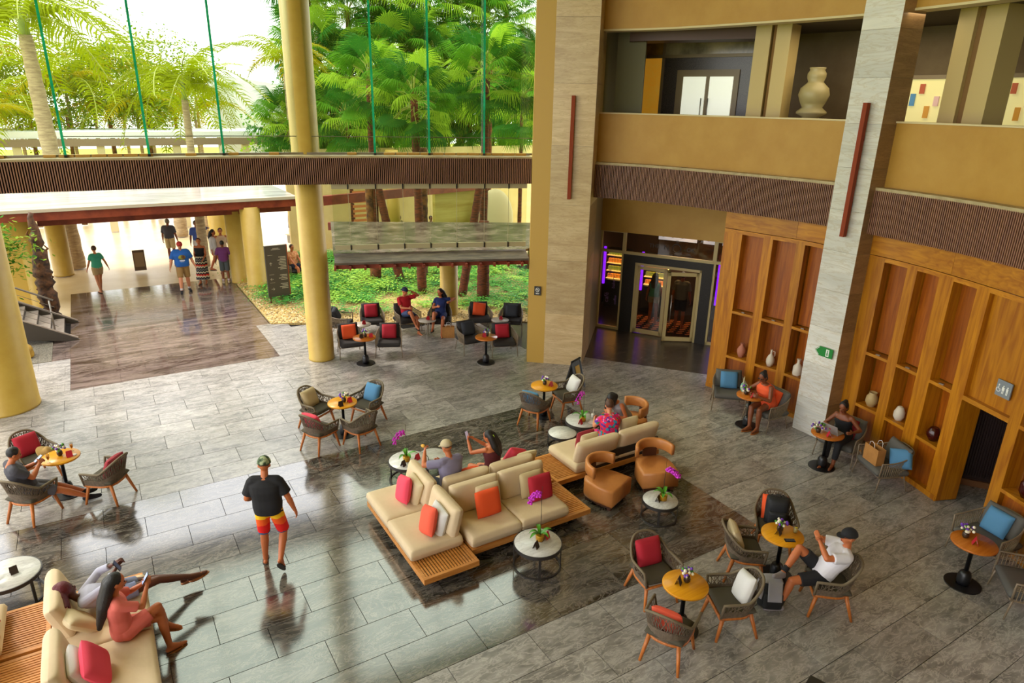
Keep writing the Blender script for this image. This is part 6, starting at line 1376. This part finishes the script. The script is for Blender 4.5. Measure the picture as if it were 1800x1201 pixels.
for x, y, z in ((8.0, 32.6, 5.7), (10.2, 30.6, 6.1), (13.6, 30.8, 6.3), (17, 27.0, 6.6), (17.4, 30.6, 8.4)): FP.append((x, y, 4.4, z, 1.45))
for i, (x, y, z0, z, sc) in enumerate(FP):
    lab = ['fan palm on the straight ringed trunk behind the screens', 'fan palm on the thick shaggy trunk behind the right screens', 'fan palm on the dark forked trunk near the round column', 'fan palm on the slim dark trunk near the yellow pilaster'][i] if i < 4 else 'green fan palm crowding behind the right hand glass panes'
    fanpalm(x, y, 0 if i < 30 else 0, z, lab, 34 if i < 4 else 34, sc*.85, .17 if i < 30 else .1)
# hanging leaf tufts and slanted trunks seen through the screens
for i, (a, b, r, mt, lab) in enumerate((((8.9, 24.5, 0), (8.7, 24.2, 4.6), .16, barkd, 'dark forked trunk behind the second screen pane'), ((9.7, 23.9, 0), (8.9, 24.2, 4.4), .15, bark, 'reddish trunk leaning against the dark forked one'), 
        ((10.6, 23.9, 0), (10.75, 23.9, 5), .2, barkd, 'thick shadowed trunk behind the middle screens'), ((10.85, 21.0, 0), (12.0, 21.4, 5.0), .14, bark, 'slanting reddish trunk behind the right screens'),
        ((11.3, 20.25, 0), (11.35, 20.3, 2.8), .2, bark, 'short thick ringed trunk in the bed on the right'))):
    P, R = trunk_pts((0, 0, 0), V(b)-V(a), r*1.12, r*.9, 24); m = MB(); m.tube(P, R, 12); m.build('palm_trunk', mt, label=lab, cat='palm', loc=a)
# courtyard building far behind
cy = link('wall_courtyard', None, label='cream courtyard walls and columns far behind the terrace', kind='structure'); cwm = M('courtyard_plaster', '#dfc88a', .6, col2='#d0b676', sc=.8, kind='world')
m = MB(); m.box((14.5, 31.5, 2.2), (14, .2, 4.6)); m.build('back_wall', cwm, cy)
m = MB(); m.box((13.9, 27.2, 2.0), (2.6, .2, 4.2), .15); m.build('side_wall', M('olive_wall', '#a38c34', .6, col2='#bfae5c', sc=.9, kind='world', stretch=(.3, .3, 3)), cy)
for k in range(9):
    m = MB(); m.box((10.0, 28.5, 1.5+.2*k), (.95, .06, .1)); m.build('louvre_slat', M('orange_louvre', '#c0703a', .6), cy)
for x, y in ((7.9, 29), (11.4, 28.6), (16.4, 24.6), (17.6, 25.6)): m = MB(); m.lathe([(.28, 0), (.28, 4.6)], 24, (x, y, 0)); m.build('column', yel2, cy)
m = MB(); m.ell((15.4, 26.6, 1.6), (1.0, .3, 1.4), n=20, m=12); m.build('round_niche', creamp, cy)
t = thing('clipped_bush', 'small clipped round bush seen through the right hand screens', 'bush', (14.9, 22.9, 0)); m = MB(); r = random.Random(2)
for k in range(1100):
    a = r.random()*6.28; z = r.random(); q = V((math.cos(a)*math.sqrt(1-z*z)*.62, math.sin(a)*math.sqrt(1-z*z)*.62, .95+z*.6)); d = V((r.uniform(-1, 1), r.uniform(-1, 1), r.uniform(-1, 1)))*.06; e = V((r.uniform(-1, 1), r.uniform(-1, 1), r.uniform(-1, 1)))*.06; m.add([tuple(q), tuple(q+d), tuple(q+e)], [(0, 1, 2)])
m.build('foliage', M('bush_green', '#3f9a22', .7), t, kind='stuff'); m = MB(); m.tube([(0, 0, 0), (0, 0, 1.0)], .05, 6); m.build('stem', barkd, t)
# terrace canopy (wet roof)
wet = M('wet_slate_roof', '#86786a', .22, col2='#4a4038', sc=2.2, kind='world', bump=.35, bs=5, stretch=(1, 1, 1)); beamw = M('red_brown_beam', '#6a2412', .5, col2='#8a3a1c', sc=2, kind='world')
cn = link('canopy_terrace', None, label='low canopy with a wet slate roof and brown rafters over the terrace edge', kind='structure')
CP = [(4.95, 16.47), (7.17, 15.73), (9.55, 14.8)]
def ribbon(P, d0, z0, d1, z1, th):
    A_, B2 = off(P, d0), off(P, d1); m = MB()
    for i in range(len(P)-1): m.quadpts([(*A_[i], z0), (*A_[i+1], z0), (*B2[i+1], z1), (*B2[i], z1)], th)
    return m
ribbon(CP, -.4, 2.86, .1, 3.0, .06).build('roof_edge', M('weathered_shingle', '#4d4238', .6, col2='#6e6252', sc=4, kind='world', bump=.6, bs=20, stretch=(.6, .6, 8)), cn)
EP = [(4.95, 16.47), (7.17, 15.73), (9.55, 14.8), (11.2, 14.6)]
m = MB(); m.quadpts([(4.95, 16.55, 3.0), (9.6, 14.9, 3.0), (11.2, 15.6, 3.0), (12.3, 18.3, 2.98), (6.35, 21.3, 2.98)], .06); m.build('wet_roof', wet, cn)
m = ribbon(CP, -.33, 2.83, -.28, 2.83, .14); m.build('fascia_board', beamw, cn)
for x, y, a in walk(off(CP, -.3), .36): m = MB(); m.box((x-.05*math.sin(-a), y-.08, 2.74), (.05, .3, .09), a); m.build('rafter_tail', beamw, cn)
m = MB(); m.box((0, 0, 0), (6.9, .12, .24)); o = m.build('back_beam', beamw, cn); o.location = (9.35, 19.75, 2.84); o.rotation_euler = (0, 0, -.47)
roundcol(9.5, 19.3, .29, 2.95, 'round yellow column among the ferns holding the low canopy')
# walkway canopy
wc = link('canopy_walkway', None, label='long canopy of red brown beams and pale wet roof over the walkway', kind='structure')
palew = M('pale_wet_roof', '#cfcac6', .12, col2='#a8a49e', sc=1.6, kind='world', bump=.2, bs=4, stretch=(.4, 2, 1))
m = MB(); m.box((-.9, 29.6, 3.27), (14.5, 8.8, .06)); m.build('roof', palew, wc)
m = MB(); m.box((-.9, 25.2, 3.26), (14.5, .12, .1)); m.build('gutter', M('pale_gutter', '#b8ab94', .5), wc)
m = MB(); m.box((-.9, 25.25, 3.08), (14.5, .1, .26)); m.build('front_beam', beamw, wc)
m = MB(); m.box((2.4, 26.5, 2.75), (8.0, .14, .3)); m.build('second_beam', beamw, wc)
for k in range(6): m = MB(); m.box((-1.6+k*1.5, 29.0, 3.12), (.1, 7.4, .16)); m.build('rafter', beamw, wc)
m = MB(); m.box((10.9, 26.1, 3.1), (8.4, .2, .34), .26); m.build('far_beam', beamw, wc)
m = MB(); m.box((6.3, 24.0, 2.35), (.6, .1, .28), .1); m.build('beam_end', beamw, wc)
roundcol(4.72, 25.45, .34, 3.0, 'front one of the two round yellow columns beside the directory board'); roundcol(4.4, 26.75, .34, 2.7, 'second round yellow column behind the front one at the walkway')
roundcol(-1.35, 30.9, .34, 3.2, 'round yellow column at the far left side of the walkway'); roundcol(-1.95, 26.3, .3, 3.2, 'round yellow column behind the carved totem'); roundcol(5.2, 36.5, .45, 3.4, 'distant round column at the end of the walkway')
m = MB(); m.box((-2.75, 26.4, 1.6), (1.2, .6, 3.2)); m.build('wall_left', M('yellow_side_wall', '#c9a548', .6), label='yellow wall block behind the stair rail', kind='structure')
# distant things beyond the glass
t = thing('tent', 'huge white tensile tent roof in the grounds behind the left panes', 'tent', (9.2, 45, 0)); m = MB()
m.add([(-2.4, 0, 7.9), (3.2, 0, 7.2), (3.8, 0, 2.6), (-2.2, 0, 3.3), (-1, 9, 8.4), (4.5, 9, 7.4)], [(0, 3, 2, 1), (0, 1, 5, 4)]); m.build('canvas', M('white_canvas', '#e8e8ea', .7), t); m = MB(); m.tube([(-2.3, .1, 0), (-2.3, .1, 3.4)], .06, 6); m.tube([(3.7, .1, 0), (3.7, .1, 2.8)], .06, 6); m.build('pole', steel, t)
t = thing('pavilion', 'low white roofed pavilion across the lawn', 'pavilion', (1, 42, 0)); m = MB(); m.box((0, 0, 4.75), (17, 4, .3)); m.build('roof', M('white_canvas', '', .7), t); m = MB(); m.box((0, -2, 4.4), (17, .15, .35)); m.build('fascia', M('grey_brown_fascia', '#8a7660', .7), t)
for k in range(5): m = MB(); m.box((-7+k*3.4, -1.8, 2.1), (.35, .35, 4.2)); m.build('post', creamp, t)
# stair on the left
st = link('stair', None, label='stair of pale stone treads with dark stringers at the left', kind='structure'); tread = M('pale_tread', '#a89a8c', .5, col2='#8e8074', sc=4); riser = M('dark_stringer', '#3b342c', .6)
for k in range(9):
    m = MB(); m.box((-1.42-k*.3, 22.95, .17+k*.17), (.3, 1.75, .04)); m.build('tread', tread, st); m = MB(); m.box((-1.28-k*.3, 22.95, .075+k*.17), (.02, 1.75, .15)); m.build('riser', riser, st)
for y in (22.05, 23.87):
    m = MB(); P8 = [(-1.15, 0), (-.92, .02), (-.95, .05), (-4.4, 2.02), (-4.4, 1.25), (-2.6, .25)]
    m.add([(x, y+d, z) for d in (-.03, .03) for x, z in P8], [(5, 4, 3, 2, 1, 0), (6, 7, 8, 9, 10, 11)]+[(q, (q+1) % 6, (q+1) % 6+6, q+6) for q in range(6)]); m.build('stringer', riser, st)
    m = MB(); m.tube([(-.95, y, .065), (-4.4, y, 2.035)], .03, 4); m.build('stringer_cap', tread, st)
t = thing('handrail', 'steel tube handrail with wires along the left stair', 'railing', (-1.45, 22.08, 0))
for h, r in ((1.22, .026), (.82, .022), (1.02, .007), (.45, .007), (.62, .007)): m = MB(); m.tube([(.1, 0, h+.0), (-2.9, 0, h+1.71)], r, 6); m.build('rail', steel, t)
for x in (.0, -.85, -1.7, -2.55): m = MB(); m.tube([(x, 0, .2-x*.57), (x, 0, 1.22-x*.57)], .022, 6); m.build('post', steel, t)
t = thing('carved_totem', 'tall dark carved wooden totem with a jagged outline by the stair', 'sculpture', (-1.6, 24.6, 0)); r = random.Random(8); m = MB(); P = []; R = []
for i in range(26): s_ = i/25; P.append((r.uniform(-.04, .04), 0, 3.3*s_)); R.append((.25-.2*s_**2.5)*r.uniform(.75, 1.25))
m.tube(P, R, 9); m.build('carving', M('carved_dark_wood', '#1e130d', .7, col2='#6e4626', sc=6, bump=1, bs=9), t)
for k in range(16): m = MB(); a = r.random()*6.28; z = .3+k*.15; m.tube([(0.12*math.cos(a), .12*math.sin(a), z), (.24*math.cos(a), .24*math.sin(a), z+.1), (.16*math.cos(a+.4), .16*math.sin(a+.4), z+.22)], [.04, .035, .015], 6); m.build('carved_curl', barkd, t)
t = thing('small_tree', 'leafy green tree growing beside the left stair', 'tree', (-3.1, 23.6, 0)); m = MB(); m.tube([(0, 0, 0), (.1, 0, 1.4), (.05, 0, 2.6)], [.12, .1, .05], 8)
m.build('trunk', barkd, t); m = MB(); r = random.Random(4); lm = [leafmat('tree_leaf_a', '#3a6e18', .3), leafmat('tree_leaf_b', '#7c9428', .3)]
for k in range(1500):
    q = V((r.gauss(.35, .5), r.gauss(-.2, .4), 2.5+r.gauss(0, .35))); d = V((r.uniform(-1, 1), r.uniform(-1, 1), r.uniform(-.8, .3))).normalized()*.17; s2 = d.cross(V((0, 0, 1)))*.3; m.cur = k % 2; m.add([tuple(q), tuple(q+d*.5+s2), tuple(q+d), tuple(q+d*.5-s2)], [(0, 1, 2, 3)])
m.build('foliage', lm, t, kind='stuff')
# directory board
t = thing('directory_board', 'tall dark directory board with arrows standing in the gravel', 'sign', (4.98, 23.2, 0), .05); dbm = M('directory_grey', '#453d33', .5)
m = MB(); m.box((0, 0, 1.12), (.72, .09, 1.75)); m.build('panel', dbm, t); m = MB(); m.box((.37, 0, 1.12), (.03, .1, 1.76)); m.build('edge', M('rust_edge', '#8a3a14', .5), t)
for x in (-.3, .33): m = MB(); m.box((x, 0, .12), (.05, .05, .26)); m.build('leg', M('rust_leg', '#5a2a18', .6), t)
pale = M('pale_print', '#b8ad96', .6); m = MB()
for z in (1.9, 1.86): m.box((0, -.048, z), (.2 if z == 1.9 else .3, .004, .014))
for z in (1.68, 1.02, .74): m.box((-.2, -.048, z), (.16, .004, .006))
for z, n in ((1.6, 9), (.98, 4), (.68, 4)):
    for k in range(n): w_ = (.24, .19, .28, .21, .25)[k % 5]; m.box((.31-w_/2, -.048, z-k*.052), (w_, .004, .018))
m.build('small_print', pale, t)
for z, a in ((1.38, PI/2), (.86, PI), (.52, 0)): m = MB(); c, s_ = math.cos(a), math.sin(a); m.tube([(-.2-.05*c, -.05, z-.05*s_), (-.2+.05*c, -.05, z+.05*s_)], .007, 4); m.tube([(-.2+.01*c-.04*s_, -.05, z+.01*s_+.04*c), (-.2+.055*c, -.05, z+.055*s_), (-.2+.01*c+.04*s_, -.05, z+.01*s_-.04*c)], .007, 4); m.build('arrow', pale, t)
t = thing('floor_sign', 'small brown standing sign in the middle of the walkway', 'sign', (1.25, 30.3, 0), toC(1.2, 30)+PI); m = MB(); m.box((0, 0, .45), (.42, .04, .85), X=TR(0, 0, 0, .15)); m.build('panel', M('brown_panel', '#5c4a38', .5), t); m = MB(); m.box((0, -.12, .5), (.34, .01, .6), X=TR(0, .09, 0, .15)); m.build('face', M('tan_print', '#8a7456', .6), t)
t = thing('litter_bin', 'beige litter bin beside the walkway columns', 'bin', (4.35, 27.6, 0)); m = MB(); m.box((0, 0, .42), (.4, .4, .84)); m.build('body', M('bin_beige', '#b09a6a', .6), t); m = MB(); m.box((0, 0, .87), (.44, .44, .06)); m.build('lid', M('bin_lid', '#6a5236', .6), t)
t = thing('sun_lounger', 'slatted lounger chair folded near the far columns', 'lounger', (8.6, 33.5, 0), .4)
for k in range(8): m = MB(); m.box((k*.2-.7, 0, .4+max(0, k-5)*.12), (.16, .7, .03)); m.build('slat', creamp, t)
for x in (-.7, .5): m = MB(); m.box((x, 0, .2), (.05, .6, .4)); m.build('leg', steel, t)
for (x, y) in ((3.6, 37.4), (4.8, 37)): 
    P, R = trunk_pts((0, 0, 0), (0, 0, 3.3), .3, .24, 14); m = MB(); m.tube(P, R, 12); m.build('palm_trunk', barkg, label='pale shaggy palm trunk at the end of the walkway, %s' % ('left one' if x < 4 else 'right one'), cat='palm', loc=(x, y, 0))
# rounded garden trees and hedges that close the view behind the palms
def clump(x, y, z, r, h, label, mts, grp, n=1500, name='garden_tree', zt=0):
    t = thing(name, label, 'tree', (x, y, 0), 0, grp); rr = random.Random(int(x*7+y)); m = MB()
    lob = [(rr.uniform(-.6, .6)*r, rr.uniform(-.6, .6)*r, z+rr.uniform(-.4, .4)*h, rr.uniform(.4, .65)*r) for _ in range(9)]
    for k in range(n):
        a, b, c, q = lob[k % 9]; u = V((rr.gauss(0, 1), rr.gauss(0, 1), rr.gauss(0, .9))).normalized()*q*rr.uniform(.75, 1.05)
        p = V((a, b, c))+u; d = V((rr.uniform(-1, 1), rr.uniform(-1, 1), rr.uniform(-1, .3))).normalized()*rr.uniform(.12, .24); s2 = d.cross(V((rr.random(), rr.random(), 1))).normalized()*.06
        m.cur = k % len(mts); m.add([tuple(p), tuple(p+d*.5+s2), tuple(p+d), tuple(p+d*.5-s2)], [(0, 1, 2, 3)])
    m.build('foliage', mts, t, kind='stuff'); m = MB(); m.tube([(0, 0, 0), (.1, 0, z)], [.14, .07], 8); m.build('trunk', barkd, t)
gold_l = leafmat('golden_leaf', '#98a000', .4); gold_m = leafmat('lime_leaf', '#6f8c10', .4); pale_l = leafmat('pale_green_leaf', '#7a9038', .4)
for i, (x, y, z, r) in enumerate(((-5.5, 44, 6.5, 3.0), (-2.2, 46, 7.5, 2.6), (1.5, 45, 7.8, 3.0), (5.0, 47, 8.2, 3.2), (-8, 41, 8.5, 3.0), (-.5, 43, 5.6, 2.2), (3.2, 43.5, 5.8, 2.2))):
    clump(x, y, z, r, 2.5, 'leafy yellow green tree in the haze behind the garden palms', [gold_l, gold_m, pale_l], 'garden trees behind the palms', 1700)
for i, (x, y, z, r) in enumerate(((11, 38.5, 5.5, 2.6), (14.5, 38.5, 5.8, 2.8), (18.5, 37.5, 6.0, 2.8), (22, 35, 6.0, 2.8), (9, 37.5, 4.6, 2.0))):
    clump(x, y, z, r, 3, 'dark green tree filling the gaps behind the fan palms', [fang, fand, fanl], 'trees behind the fan palms', 1900)
dup(LD, (6.3, 26.28, 0), toC(6.3, 26.3)+.6, 'rope lounge chair of the seated guest by the palms beside the round column', 'rope lounge chairs on the terrace')
